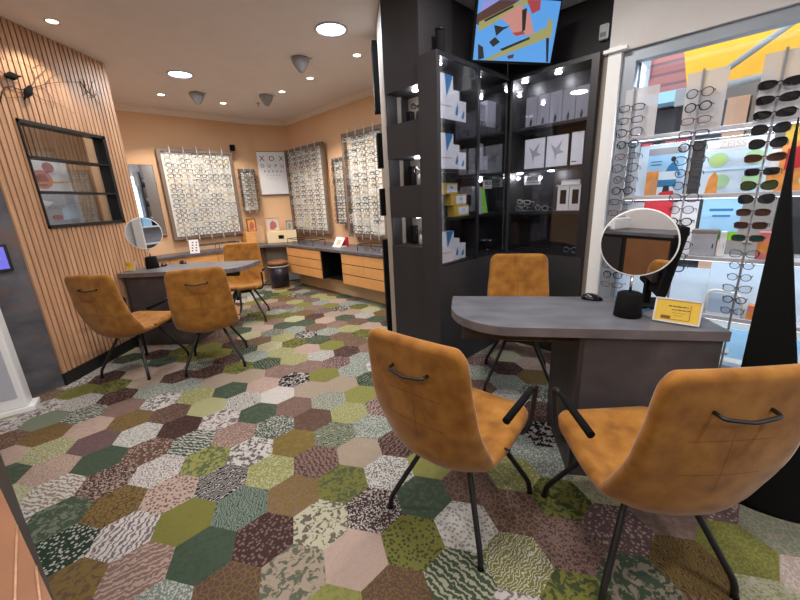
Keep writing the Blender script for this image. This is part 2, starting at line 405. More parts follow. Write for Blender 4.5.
# ------------------------------------------------------------------ shell
struct(MB().prism([(-4.8, -2.2), (7.1, -2.2), (1.15, 3.75), (1.0, 4.2), (-2.4, 7.6), (-4.8, 7.6)], ZC, ZC+.08).build('ceiling', 'ceiling'))
def wallbox(name, a, b, mat, z0=0, z1=ZC, th=.1, side=1):
    a, b = Vector(a), Vector(b); d = (b-a); L = d.length; ang = math.atan2(d.y, d.x)
    return struct(MB().b2(0, L, 0, th*side, z0, z1).build(name, mat, None, (a.x, a.y, 0), ang))
CA, CB = (-2.45, 6.60), (-1.95, 6.85)
wallbox('wall_back_left', (-4.3, 4.75), CA, 'orange_wall')
wallbox('wall_back_corner', CA, CB, 'orange_wall')
wallbox('wall_back_right', CB, (.75, 4.15), 'orange_wall')
wallbox('wall_rear', (6.5, -2.1), (-4.7, -2.1), 'white_wall')
wallbox('wall_entrance_side', (-3.66, 1.5), (-4.6, -2.1), 'orange_wall', side=-1)
# cornice along the back walls
def cornice(name, a, b):
    a, b = Vector(a), Vector(b); d = b-a; ang = math.atan2(d.y, d.x); mb = MB(); L = d.length
    prof = [(0, ZC-.075), (-.012, ZC-.075), (-.02, ZC-.05), (-.05, ZC-.022), (-.055, ZC), (0, ZC)]
    A = [mb.b.verts.new((0, y, z)) for y, z in prof]; B = [mb.b.verts.new((L, y, z)) for y, z in prof]
    for i in range(len(prof)): mb._f([A[i], A[(i+1) % 6], B[(i+1) % 6], B[i]])
    mb._f(A); mb._f(B[::-1])
    return struct(mb.build(name, 'cornice', None, (a.x, a.y, 0), ang))
cornice('trim_1', (-4.3, 4.75), CA); cornice('trim_2', CA, CB); cornice('trim_3', CB, (.75, 4.15))
# slatted wall with an opening glazed as an internal window
SX = -2.80; SY0, SY1 = 2.66, 3.96
OY0, OY1, OZ0, OZ1 = 2.905, 3.725, 1.245, 2.045
mb = MB().mat('slat_back')
for y0, y1, z0, z1 in ((SY0, OY0, 0, ZC), (OY1, SY1, 0, ZC), (OY0, OY1, 0, OZ0), (OY0, OY1, OZ1, ZC)): mb.b2(SX-.10, SX-.018, y0, y1, z0, z1)
mb.mat('slat_wood'); n = 29; st = (SY1-SY0)/n
for i in range(n):
    a = SY0+i*st+.004; b = a+st-.012; m_ = (a+b)/2
    if b > OY0 and a < OY1:
        mb.b2(SX-.018, SX, a, b, .105, OZ0, 0); mb.b2(SX-.018, SX, a, b, OZ1, ZC)
        if a < OY0: mb.b2(SX-.018, SX, a, OY0, OZ0, OZ1)
        if b > OY1: mb.b2(SX-.018, SX, OY1, b, OZ0, OZ1)
    else: mb.b2(SX-.018, SX, a, b, .105, ZC)
mb.mat('slat_wood').b2(SX-.10, SX, SY1-.006, SY1, 0, ZC)
struct(mb.build('wall_left'))
struct(MB().b2(SX-.03, SX+.006, SY0, SY1, 0, .105).build('baseboard_left', 'plinth'))
wallbox('wall_left_return', (SX-.10, SY1), (-4.3, SY1), 'orange_wall', side=1)
wallbox('wall_left_end', (-4.3, SY1), (-4.3, 4.8), 'orange_wall')
# slate clad wall beside the entrance
e0 = Vector((-2.815, 2.66, 0)); ed = Vector((math.sin(math.radians(34.5)), math.cos(math.radians(34.5)), 0))
wallbox('wall_entrance', e0-ed*1.5, e0, 'concrete_dark', th=.12)
# internal window in the slats
wi = struct(MB().build('window_1', 'black_metal'))
mb = MB()
for z0, z1 in ((OZ0, OZ0+.025), (OZ1-.025, OZ1), (OZ0+.27, OZ0+.285), (OZ0+.53, OZ0+.545)): mb.b2(SX-.09, SX+.012, OY0, OY1, z0, z1)
for y0, y1 in ((OY0, OY0+.012), (OY1-.035, OY1)): mb.b2(SX-.09, SX+.012, y0, y1, OZ0, OZ1)
f_ = mb.build('window_frame', 'black_metal', wi)
MB().b2(SX-.05, SX-.045, OY0+.012, OY1-.03, OZ0+.02, OZ1-.02).build('pane', 'glass', wi)
# assumed room behind the glass, in place of slats and posters mirrored in it
mb = MB().mat('slat_back').b2(-3.16, -3.12, 2.70, 3.95, .8, 2.5)
mb.mat('inner_slats')
for i in range(27): mb.b2(-3.12, -3.105, 2.71+i*.047, 2.71+i*.047+.034, .8, 2.5)
struct(mb.build('wall_assumed_room'))
# ------------------------------------------------------------------ chairs
SW = 2  # rubber end radius helper (mm)
def chair_shell(v0, v1, free0, free1):
    prof = rnd([(0, .245, .424), (0, .20, .431), (0, -.245, .352), (0, -.290, .60), (0, -.315, .905)], .15, 9)
    # resample
    L = [0]
    for a, b in zip(prof, prof[1:]): L.append(L[-1]+(b-a).length)
    T = L[-1]
    def at(v):
        d = v*T
        for i in range(len(L)-1):
            if d <= L[i+1] or i == len(L)-2:
                t = (d-L[i])/(L[i+1]-L[i]); return prof[i].lerp(prof[i+1], t)
    def half(v):
        pts = [(0, .205), (.12, .228), (.30, .236), (.44, .240), (.56, .238), (.72, .228), (.88, .216), (1, .208)]
        for (a, x), (b, y) in zip(pts, pts[1:]):
            if v <= b: t = (v-a)/(b-a); t = t*t*(3-2*t); w = x+(y-x)*t; break
        R = .055
        for d in (v*T, (1-v)*T):
            if d < R: w -= R*(1-math.sqrt(max(0, 1-((R-d)/R)**2)))
        return w
    def P(u, v):
        p = at(v); w = half(v); n = N0(v)
        cup = (.018*min(1, v/.25)+.058*math.exp(-((v-.50)/.15)**2))*(1-max(0, (v-.75))/.35)
        return Vector((u*w, p.y, p.z)) + n*(cup*abs(u)**2.2)
    def N0(v):
        a, b = at(max(0, v-.04)), at(min(1, v+.04)); t = (b-a).normalized(); return Vector((0, t.z, -t.y)) * (1 if True else 1)
    nu, nv = 18, 26
    us = [math.sin((i/nu*2-1)*PI/2) for i in range(nu+1)]
    vs = []
    for j in range(nv+1):
        t = j/nv
        if free0 and not free1: t = 1-math.cos(t*PI/2)
        elif free1 and not free0: t = math.sin(t*PI/2)
        vs.append(v0+(v1-v0)*t)
    H = .024
    mb = MB(); top = []; bot = []
    for v in vs:
        rt, rb = [], []
        for u in us:
            w = half(v); d = (1-abs(u))*w
            if free0: d = min(d, (v-v0)*T)
            if free1: d = min(d, (v1-v)*T)
            e = max(0, 1-d/.026); th = H*math.sqrt(max(0, 1-e*e))
            p = P(u, v); n = N0(v)
            n2 = (n + Vector((-u*.25, 0, 0))).normalized()
            rt.append(mb.b.verts.new(p+n2*th)); rb.append(mb.b.verts.new(p-n2*th))
        top.append(rt); bot.append(rb)
    for j in range(nv):
        for i in range(nu):
            for g, fl in ((top, 0), (bot, 1)):
                q = [g[j][i], g[j][i+1], g[j+1][i+1], g[j+1][i]]
                f = mb._f(q[::-1] if fl else q)
                if f: f.smooth = True
    bmesh.ops.remove_doubles(mb.b, verts=mb.b.verts, dist=.0004)
    return mb, P, N0
def make_chair(label):
    t = thing('upholstered_chair', label, 'chair', group='mustard suede chairs')
    VS = .47
    s_, P, N = chair_shell(0, VS, True, False); s_.build('seat', 'suede', t)
    b_, P, N = chair_shell(VS, 1, False, True); b_.build('backrest', 'suede', t)
    # cantilever frame under the seat and four legs
    MB().box((0, .02, .362), (.20, .24, .012), bev=.004)  .box((0, .10, .378), (.16, .03, .02)).build('seat_frame', 'black_metal', t)
    for sx in (-1, 1):
        for sy in (-1, 1):
            lg = MB().tube(rnd([(sx*.05, sy*.07, .362), (sx*.09, sy*.10, .356), (sx*.222, sy*.228, .062), (sx*.228, sy*.234, .004)], .03), .0115, 8).build('leg', 'black_metal', t)
            MB().lathe([(0, 0), (.013, 0), (.013, .008), (0, .008)], 10, (sx*.228, sy*.234, 0)).build('foot_cap', 'black_matte', lg)
    for sx in (-1, 1):
        ar = MB().tube(rnd([(sx*.13, .09, .382), (sx*.225, .12, .386), (sx*.246, .14, .43), (sx*.250, .17, .590), (sx*.250, .14, .602), (sx*.250, -.09, .580)], .035), .0105, 8).build('armrest', 'black_metal', t)
        MB().tube([(sx*.250, .12, .600), (sx*.250, .07, .595), (sx*.250, .06, .594), (sx*.250, -.11, .578)], [.0115, .0135, .0135, .0135], 12).build('arm_pad', 'black_matte', ar)
    zc = .795; yb = -.306-.024
    MB().tube(rnd([(-.076, yb+.012, zc), (-.072, yb-.028, zc-.004), (0, yb-.034, zc-.014), (.072, yb-.028, zc-.004), (.076, yb+.012, zc)], .012), .0055, 8).build('back_handle', 'black_metal', t)
    MB().tube([(.228, -.06, .425), (.250, -.06, .425)], .005, 8).build('side_tag', 'black_metal', t)
    return t
CH = [  # centre of feet, compass direction it faces, label
 ((.218, 1.362), 40.5, 'mustard suede chair with its back to us, left of the two at the near desk'),
 ((.836, 1.14), -1.5, 'largest mustard suede chair, close on the right, its back cut by the photo edge'),
 ((-2.34, 2.975), 8.7, 'mustard suede chair nearest the slatted wall, in front of the far desk'),
 ((-1.72, 3.03), -20.5, 'mustard suede chair by the far desk with its back squarely to us'),
 ((-1.97, 4.30), 165, 'mustard suede chair behind the far desk, facing the shop'),
 ((.81, 2.47), 194, 'mustard suede chair behind the near desk, facing us from the display cabinet'),
]
ch0 = make_chair(CH[0][2])
tree = kids(ch0)
for i, (p, a, lb) in enumerate(CH):
    o = ch0 if i == 0 else dup(ch0, (0, 0, 0), 0, lb, tree=tree)
    o['label'] = lb
    o.location = (p[0], p[1], 0); o.rotation_euler = (0, 0, math.radians(-a))

# ------------------------------------------------------------------ desks
def desk(label, outline, zt, ped, fascia, loc, rz, grp='consultation desks'):
    t = thing('consultation_desk', label, 'desk', loc, rz, grp)
    tb = MB(); tb.mat('slate')
    n = len(outline); top = [tb.b.verts.new((x, y, zt)) for x, y in outline]; bot = [tb.b.verts.new((x, y, zt-.042)) for x, y in outline]
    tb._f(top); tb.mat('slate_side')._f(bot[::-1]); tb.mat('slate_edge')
    for i in range(n): tb._f([bot[i], bot[(i+1) % n], top[(i+1) % n], top[i]])
    tb.build('desktop', None, t)
    x0, x1, y0, y1 = ped
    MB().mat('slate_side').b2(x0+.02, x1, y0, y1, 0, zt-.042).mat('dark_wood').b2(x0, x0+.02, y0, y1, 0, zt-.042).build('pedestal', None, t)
    MB().b2(*fascia, zt-.105, zt-.042).build('fascia', 'dark_wood', t)
    return t
# near desk: local x along the front edge, origin at the front right corner
Z1 = .77
fr = atz(732, 332, Z1); fl_ = atz(584, 329, Z1); a1 = math.atan2((fr-fl_).y, (fr-fl_).x)
n1 = Vector((-math.sin(a1), math.cos(a1), 0)); d1 = Vector((math.cos(a1), math.sin(a1), 0))
dep = (atz(588, 296.7, Z1)-fr).dot(n1); wid = -(atz(453, 296, Z1)-fr).dot(d1)
out = [(0, 0), (0, dep), (-wid, dep)]
rc = .30; ry = dep*.62
for i in range(0, 15):
    a = PI+PI/2*i/14; out.append((-wid+rc+rc*math.cos(a), ry+ry*math.sin(a)))
desk('near desk with a slate-grey top rounded at one end, behind the two large chairs', out[::-1], Z1, (-.565, -.015, .012, dep-.005), (-wid+.06, -.565, dep*.22, dep*.22+.02), (fr.x, fr.y, 0), a1)
NEAR = (fr, d1, n1, a1)
# far desk: against the slatted wall
Z2 = .77
A_ = Vector((-2.79, 3.45, 0)); a2 = math.radians(-1.0)
out = [(0, .53), (0, 0), (.98, 0)]
for i in range(1, 12):
    a = -PI/2+PI/2*i/12*1.15; out.append((.98+.22*math.cos(a), .27+.27*math.sin(a)))
out.append((1.20, .53))
desk('far desk standing against the slatted wall with a grey curved top', out, Z2, (.02, .62, .04, .50), (.62, 1.10, .20, .22), (A_.x, A_.y, 0), a2)

# ------------------------------------------------------------------ desk items
def rot_to(dirv):  # rotz so that local -y points along dirv
    return math.atan2(dirv.x, -dirv.y)
def table_mirror(label, base, zt, u, v, rad, cs=1.0):
    b = Vector((base.x, base.y, 0)); view = b.normalized()
    rz = rot_to(-view)
    t = thing('table_mirror', label, 'mirror', (b.x, b.y, zt), rz, 'round mirrors on the desks')
    c = EYE + ray(u, v)*(b.length/ (ray(u, v).xy.length))
    ct = Matrix.Rotation(-rz, 4, 'Z') @ (c - Vector((b.x, b.y, zt)))
    base_ = MB().lathe([(0, 0), (cs*.046, 0), (cs*.047, .004), (cs*.040, cs*.088), (cs*.033, cs*.092), (0, cs*.092)], 28).build('cup_base', 'black_gloss' if zt < 0 else 'black_matte', t)
    MB().tube([(0, 0, cs*.09), (0, .004, ct.z-rad-.004)], .006, 10).build('stem', 'chrome', t)
    def disc(r0, y0, y1, mat, nm, par):
        mb = MB(); n = 48; A = [mb.b.verts.new((ct.x+r0*math.cos(2*PI*i/n), y0, ct.z+r0*math.sin(2*PI*i/n))) for i in range(n)]
        B = [mb.b.verts.new((ct.x+r0*math.cos(2*PI*i/n), y1, ct.z+r0*math.sin(2*PI*i/n))) for i in range(n)]
        mb._f(A); mb._f(B[::-1])
        for i in range(n): mb._f([A[i], A[(i+1) % n], B[(i+1) % n], B[i]])
        return mb.build(nm, mat, par)
    mi = disc(rad-.002, -.004, -.003, 'mirror', 'mirror_glass', t)
    disc(rad-.001, -.0028, .004, 'white_plastic', 'backing', t)
    MB().tube([(ct.x+rad*math.cos(2*PI*i/48), 0, ct.z+rad*math.sin(2*PI*i/48)) for i in range(48)], .0045, 8, closed=True).build('rim', 'white_plastic', t)
    return t
b1 = atz(627, 315.5, Z1)
table_mirror('large round mirror on a black cup base on the near desk', b1, Z1, 638, 243, .147, 1.25)
def sign(label, c, rz, w, h, zt, tilt=.3):
    t = thing('desk_sign', label, 'sign', (c.x, c.y, zt+.004), rz, 'small yellow framed cards')
    Rm = Matrix.Rotation(-tilt, 4, 'X')
    def bx(mb, x0, x1, z0, z1, y0, y1):
        mb.box(None, (x1-x0, y1-y0, z1-z0), M4=Rm @ Matrix.Translation(((x0+x1)/2, (y0+y1)/2, (z0+z1)/2))); return mb
    f = MB()
    for q in ((-w/2, w/2, 0, .006), (-w/2, w/2, h-.006, h), (-w/2, -w/2+.006, 0, h), (w/2-.006, w/2, 0, h)): bx(f, q[0], q[1], q[2], q[3], -.006, .006)
    f.build('card_frame', 'pale_metal', t)
    bx(MB(), -w/2+.005, w/2-.005, .005, h-.005, -.002, .002).build('card', 'yellow_card', t)
    p = MB().mat('ink')
    for k_, (a, b, zz, th) in enumerate([(-.20, .22, .70, .030), (-.12, .26, .56, .024), (-.10, .18, .42, .008), (-.06, .12, .32, .008)]):
        x = a*w
        while x < b*w:
            l_ = random.uniform(.006, .016)*w/.14; bx(p, x, min(x+l_, b*w), (zz-th)*h, (zz+th*.2)*h, -.0032, -.0021); x += l_+.003
    p.mat('brown_box'); bx(p, -.33*w, .27*w, .14*h, .155*h, -.0032, -.0021); bx(p, .27*w, .28*w, .14*h, .78*h, -.0032, -.0021); bx(p, -.33*w, -.12*w, .16*h, .28*h, -.0032, -.0021)
    p.build('print', None, t)
    s2 = MB().box((0, .035, .03), (.02, .05, .004)); s2.build('easel_foot', 'black_metal', t)
    return t
sa, sb = atz(652, 320.5, Z1), atz(699, 328, Z1)
sign('yellow card in a white frame beside the big mirror on the near desk', (sa+sb)/2, math.atan2((sb-sa).y, (sb-sa).x), (sb-sa).length, .106, Z1)
def mouse(label, p, rz, zt):
    t = thing('computer_mouse', label, 'computer mouse', (p.x, p.y, zt), rz, 'computer mice on the desks')
    mb = MB(); n, r = 16, 8
    rings = []
    for j in range(r+1):
        ph = PI/2*j/r; rr = math.cos(ph); z = math.sin(ph)*.034
        rings.append([mb.b.verts.new((.032*rr*math.cos(2*PI*i/n), .055*rr*math.sin(2*PI*i/n)+.004*math.sin(ph), z*(1+.15*math.sin(2*PI*i/n)*rr)+.001)) for i in range(n)])
    for A, B in zip(rings, rings[1:]):
        for i in range(n):
            f = mb._f([A[i], A[(i+1) % n], B[(i+1) % n], B[i]]); f.smooth = True
    mb._f(rings[0][::-1]); bmesh.ops.remove_doubles(mb.b, verts=mb.b.verts, dist=.0003)
    mb.build('mouse_body', 'black_gloss', t)
    MB().tube([(0, .026, .031), (0, .036, .028)], .004, 8).build('scroll_wheel', 'grey_plastic', t)
    return t
mp_ = atz(592, 299.5, Z1); mouse('black computer mouse at the back edge of the near desk', mp_, a1+1.2, Z1)
# monitor on the near desk, seen from behind its right side
def monitor():
    a = atz(648, 303, Z1); rz = math.radians(68)
    t = thing('computer_monitor', 'black computer monitor behind the round mirror on the near desk', 'monitor', (1.262, 1.80, Z1), rz)
    MB().box((0, 0, .006), (.20, .16, .012), bev=.004).build('stand_base', 'black_matte', t)
    MB().box((0, .02, .14), (.055, .03, .27), bev=.006).build('stand_neck', 'black_matte', t)
    R_ = Matrix.Rotation(.16, 4, 'X')
    MB().box(None, (.40, .035, .33), bev=.008, M4=Matrix.Translation((0, -.02, .245)) @ R_).build('housing', 'black_matte', t)
    MB().box(None, (.38, .002, .30), M4=Matrix.Translation((0, -.039, .243)) @ R_).build('screen', 'black_gloss', t)
    MB().box(None, (.30, .03, .22), bev=.008, M4=Matrix.Translation((0, .010, .25)) @ R_).build('back_cover', 'anthracite', t)
    return t
monitor()
cb = MB(); q = atz(640, 315, Z1)
pts = [atz(u, v, Z1)+Vector((0, 0, .004)) for u, v in ((640, 313), (648, 309), (660, 308), (675, 312), (690, 305))]
tag(cb.tube(rnd(pts, .03), .003, 6).build('cable', 'blue'), 'thin blue cable lying between the cup base and the card on the near desk', 'cable')
# far desk items
b2 = atz(153, 268, Z2)
table_mirror('small round mirror with a white rim on the far desk', b2, Z2, 144, 233.5, .155, 1.3)
MB_ = None
sa, sb = atz(114, 271.5, Z2), atz(135, 271, Z2)
sign('small yellow framed card on the far desk beside the slatted wall', (sa+sb)/2, math.atan2((sb-sa).y, (sb-sa).x), (sb-sa).length, .095, Z2)
mouse('black computer mouse on the far desk', atz(183, 263.5, Z2), .9, Z2)
mouse('black computer mouse beside the small mirror base on the far desk', atz(164, 266, Z2), .4, Z2)

# ------------------------------------------------------------------ worktop and drawers round the back walls
ZW = .70
FW, FR = .40, .56     # how far the worktops stand out (left, right)
# inner corner of the two fronts
fL = 9.05-FW*math.sqrt(2)      # y-x of the left front
fR = 4.90-FR*math.sqrt(2)      # x+y of the right front
ic = Vector(((fR-fL)/2, (fR+fL)/2))
def onleft(u, v, k_=None): return onp(0, (k_ if k_ else fL), 45, u, v)
wl = Vector((-3.83, -3.83+fL)); wr_ = Vector((.25, fR-.25))
cut = .30
poly = [(wl.x, wl.y), (ic.x-cut*.707, ic.y-cut*.707), (ic.x+cut*.707, ic.y-cut*.707), (wr_.x, wr_.y), (wr_.x+.39, wr_.y+.39), (CB[0]+.01, CB[1]-.012), (CA[0]+.005, CA[1]-.012), (wl.x-.28, wl.y+.28)]
t = thing('worktop', 'continuous dark grey worktop running round the two back walls', 'worktop')
mb = MB().mat('slate').prism(poly, ZW-.035, ZW); mb.build('worktop_slab', None, t)
# left base unit
ul = thing('drawer_cabinet', 'wooden drawer unit under the worktop behind the far desk', 'cabinet', (wl.x, wl.y, 0), R45, 'wooden drawer units')
Lw = (ic-wl).length-cut-.02
MB().b2(.02, Lw, .05, FW-.02, .12, ZW-.036).build('carcass', 'front_wood', ul)
for i in range(3):
    w3 = (Lw-.02)/3
    for j in range(2):
        MB().b2(.03+i*w3, .02+(i+1)*w3, .03, .048, .13+j*.27, .13+j*.27+.262).build('drawer', 'front_wood', ul)
MB().b2(.02, Lw, .09, FW-.02, 0, .12).build('toe_kick', 'kick', ul)
# right base units
def u_at(u, v): q = onp(0, fR, -45, u, v); return q
o_r = Vector((ic.x+cut*.707, ic.y-cut*.707, 0))
p1 = (u_at(288, 250)-o_r).dot(D2); p2 = (u_at(320, 260)-o_r).dot(D2); p3 = (u_at(341, 262)-o_r).dot(D2); p4 = (u_at(363.5, 270)-o_r).dot(D2); p5 = (u_at(385, 270)-o_r).dot(D2)
zb = .235
def drawer_unit(x0, x1, label, split):
    r = thing('drawer_cabinet', label, 'cabinet', o_r + D2*x0, -R45, 'wooden drawer units')
    w = x1-x0; H = (ZW-.036-zb)/3
    MB().mat('slat_back').b2(0, w, .03, FR-.02, zb, ZW-.036).build('carcass', None, r)
    for j in range(3):
        cols = [(0, w)] if not split or j == 0 else [(0, split), (split, w)]
        for a, b in cols:
            MB().b2(a+.002, b-.002, .008, .029, zb+j*H+.002, zb+(j+1)*H-.010, .001).build('drawer', 'drawer_wood', r)
    return r
drawer_unit(0.02, p2, 'three-drawer wooden unit under the worktop, beside the bin', None)
drawer_unit(p3, p5+.30, 'wide wooden drawer unit under the worktop, beside the dark tower', p4-p3)
t = thing('kneespace', 'black open niche between the two drawer units under the worktop', 'open niche', o_r + D2*p2, -R45)
w = p3-p2
MB().mat('black_matte').b2(.002, w-.002, FR-.06, FR-.04, .26, ZW-.036).b2(.002, .02, .02, FR-.06, .235, ZW-.036).b2(w-.02, w-.002, .02, FR-.06, .26, ZW-.036).b2(.02, w-.02, .1, FR-.06, .235, .25).build('niche_panels', None, t)
tag(MB().b2(0, p5+.3, .20, .22, .0, zb-.004).build('plinth_panel', 'kick', None, tuple(o_r), -R45), 'pale wooden recessed plinth panel below the drawer units', 'plinth')
tag(MB().b2(-cut*.9, cut*.95, .0, .02, 0, ZW-.036).build('grey_backing_panel', 'grey_panel', None, (ic.x, ic.y+.22, 0), math.radians(12)), 'pale grey panel under the corner of the worktop behind the bin', 'panel')
# waste bin
bp_ = atz(281, 287.5)
t = thing('waste_bin', 'dark waste bin with a wooden lid under the worktop corner', 'bin', (bp_.x, bp_.y, 0))
MB().lathe([(0, .02), (.145, .02), (.158, .40), (.150, .40), (0, .395)], 28).build('bin_body', 'bin_dark', t)
MB().lathe([(0, 0), (.15, 0), (.15, .022), (0, .022)], 28).build('foot_ring', 'brown_box', t)
MB().lathe([(.10, .40), (.165, .40), (.165, .44), (.12, .46), (0, .46), (0, .455)], 28).build('bin_lid', 'brown_box', t)
MB().tube([(.159*math.cos(a), .159*math.sin(a), .37) for a in [2*PI*i/28 for i in range(28)]], .012, 6, closed=True).build('liner_rim', 'grey_plastic', t)

# ------------------------------------------------------------------ eyeglasses
def glasses_mesh(name, rim, lens=None, shape='round', lo=True, thick=.0022, temple=.05, full=False, open_t=0):
    mb = MB().mat(rim)
    seg = 10 if lo else 20; ts = 4 if lo else 6
    a, b = {'round': (.0235, .021), 'rect': (.027, .0165), 'aviator': (.029, .022), 'sport': (.032, .0175)}[shape]
    pe = {'round': 1, 'rect': .6, 'aviator': .8, 'sport': .75}[shape]
    loops = []
    for sx in (-1, 1):
        cx_ = sx*(a+.008); pts = []
        for i in range(seg):
            th = 2*PI*i/seg; c_, s__ = math.cos(th), math.sin(th)
            x = math.copysign(abs(c_)**pe, c_)*a; z = math.copysign(abs(s__)**pe, s__)*b
            if shape in ('aviator', 'sport'): z += .004*(x*sx/a) if s__ > 0 else -.002*(x*sx/a)
            y = (abs(cx_+x)/.07)**2*.012
            pts.append((cx_+x, y, z))
        mb.tube(pts, thick, ts, closed=True); loops.append(pts)
    mb.tube([(-.009, 0, .005), (0, -.002, .008), (.009, 0, .005)], thick, ts)
    for sx in (-1, 1):
        x = sx*(2*a+.008)
        mb.tube([(x, .011, .008), (x+sx*.003, .014, .008), (x+sx*.003, .014+temple, .006), (x+sx*.001, .014+temple*1.5, -.010)], thick*.8, ts)
    if full and lens:
        fr_ = mb; lm = MB().mat(lens)
        for pts in loops: lm.face([(p[0], p[1]+.0006, p[2]) for p in pts])
        return fr_, lm
    if lens:
        mb.mat(lens)
        for pts in loops: mb.face([(p[0], p[1]+.0006, p[2]) for p in pts])
    return mb
LO = []
for nm, rim, sh in (('black', 'black_gloss', 'rect'), ('brown tortoiseshell', 'tortoise', 'round'), ('silver', 'silver', 'round'), ('clear', 'clear_rim', 'rect'), ('dark red', 'red_rim', 'rect'), ('black', 'black_metal', 'round'), ('gold', 'gold', 'aviator'), ('dark grey', 'anthracite', 'rect')):
    o = glasses_mesh('eyeglasses', rim, None, sh, True, .0030).build('eyeglasses'); C.objects.unlink(o); LO.append((nm, o.data)); bpy.data.objects.remove(o)
def board(label, desc, root3, rz, W, Z0, Z1_, ncol, nrow, grp, depth=.05, frame=.045, margin=.07, weights=None, top_ext=.04):
    t = thing('frame_display_board', label, 'display board', root3, rz, 'eyeglass display boards')
    H = Z1_-Z0
    fb = MB()
    for q in ((0, W, 0, frame), (0, W, H-frame, H), (0, frame, frame, H-frame), (W-frame, W, frame, H-frame)): fb.b2(q[0], q[1], -depth, 0, q[2], q[3])
    fb.build('board_frame', 'board_frame', t)
    MB().b2(frame, W-frame, -.012, -.001, frame, H-frame).build('back_panel', 'board_white', t)
    xs = [margin+(W-2*margin)*(i+.5)/ncol for i in range(ncol)]
    for x in xs:
        MB().b2(x-.006, x+.006, -depth-.014, -depth-.004, -.03, H+top_ext).build('rod', 'pale_metal', t)
    m_ = Matrix.Translation(root3) @ Matrix.Rotation(rz, 4, 'Z')
    for ci, x in enumerate(xs):
        for r in range(nrow):
            z = H-frame-.05-(H-2*frame-.07)*r/(nrow-1)
            nm, md = random.choices(LO, weights)[0]
            p = m_ @ Vector((x, -depth-.028, z))
            o = bpy.data.objects.new('eyeglasses', md); C.objects.link(o); o.location = p; o.scale = (1.32, 1.1, 1.45)
            o.rotation_euler = (random.uniform(-.12, .12), random.uniform(-.06, .06), rz+random.uniform(-.12, .12))
            tag(o, f'{nm} eyeglasses, {ORD[r]}, {COLN[ci]} rod, {desc}', 'eyeglasses', grp)
    return t
def wl3(u, v): return onp(CA[0], CA[1], 45, u, v)
def wr3(u, v): return onp(CB[0], CB[1], -45, u, v)
off = .06
board('largest framed board of eyeglasses, on the wall behind the far desk', 'board behind far desk', tuple(Vector((-3.50, 5.55, .90))+Vector((off*.707, -off*.707, 0))), R45, 1.05, 0, 1.30, 5, 17, 'eyeglasses on the board behind the far desk')
board('narrow board of eyeglasses between the largest board and the eye chart', 'narrow board left of eye chart', tuple(Vector((-2.71, 6.34, 1.26))+Vector((off*.707, -off*.707, 0))), R45, .27, 0, .68, 2, 9, 'eyeglasses on the narrow board left of the eye chart', frame=.02, margin=.02)
board('tall framed board of eyeglasses right of the eye chart', 'board right of eye chart', tuple(Vector((-1.92, 6.82, .86))-Vector((off*.707, off*.707, 0))), -R45, 1.16, 0, 1.38, 5, 17, 'eyeglasses on the board right of the eye chart', weights=[3, 5, 2, 2, 3, 3, 2, 2])
board('narrow board of eyeglasses left of the board by the dark tower', 'narrow board nearer the tower', tuple(Vector((-.94, 5.84, 1.02))-Vector((off*.707, off*.707, 0))), -R45, .28, 0, .95, 2, 11, 'eyeglasses on the narrow board by the tower', frame=.02, margin=.02)
board('tall framed board of eyeglasses partly hidden by the dark tower', 'board beside dark tower', tuple(Vector((-.72, 5.62, .84))-Vector((off*.707, off*.707, 0))), -R45, .86, 0, 1.42, 4, 17, 'eyeglasses on the board beside the dark tower', depth=.07, weights=[3, 3, 3, 4, 3, 3, 2, 2])
# small black box on the top corner of the first board
tag(MB().box((0, 0, 0), (.07, .06, .09), bev=.006).build('sensor_box', 'black_matte', None, tuple(wl3(229, 149)+Vector((.10, -.10, 0))), R45), 'small black box above the top corner of the largest display board', 'sensor')
# wall mirror
q0, q1 = wl3(128, 165), wl3(165, 236); MH = q0.z-q1.z
t = thing('wall_mirror', 'tall wall mirror between the slatted wall and the largest display board', 'mirror', (q0.x+.014-.12, q0.y-.014-.12, q1.z), R45)
q1 = wl3(160, 205)
Wm = (q1-q0).dot(D1)+.17
MB().b2(0, Wm, -.012, 0, 0, MH).build('mirror_glass', 'mirror', t)
MB().b2(-.006, Wm+.006, -.002, .012, -.006, MH+.006).build('mirror_edge', 'black_matte', t)

# ------------------------------------------------------------------ eye chart
dC = (Vector(CB)-Vector(CA)).normalized(); aC = math.atan2(dC.y, dC.x)
t = thing('eye_chart', 'white letter eye chart hanging on the corner wall', 'eye chart', (CA[0]+dC.x*.015+.02*dC.y, CA[1]+dC.y*.015-.02*dC.x, 1.525), aC)
WC, HC_ = .49, .70
MB().b2(0, WC, -.018, 0, 0, HC_, .002).build('chart_panel', 'paper', t)
MB().b2(-.004, WC+.004, -.020, .008, -.006, -.001).build('bottom_edge', 'black_matte', t)
MB().b2(-.004, WC+.004, -.020, .008, HC_+.001, HC_+.006).build('top_edge', 'black_matte', t)
for s_, sz, z, sp in (('XOX', .115, .59, .16), ('OUPU', .075, .47, .11), ('PDHNA', .05, .38, .068), ('FVBHE', .03, .315, .05), ('KHTOV', .018, .265, .035), ('LECDN', .012, .23, .026)):
    n = len(s_)
    for i, c_ in enumerate(s_):
        textmesh(c_, sz, 'letter', 'ink', t, Matrix.Translation((WC*.48+(i-(n-1)/2)*sp, -.0195, z)) @ WALLTXT)
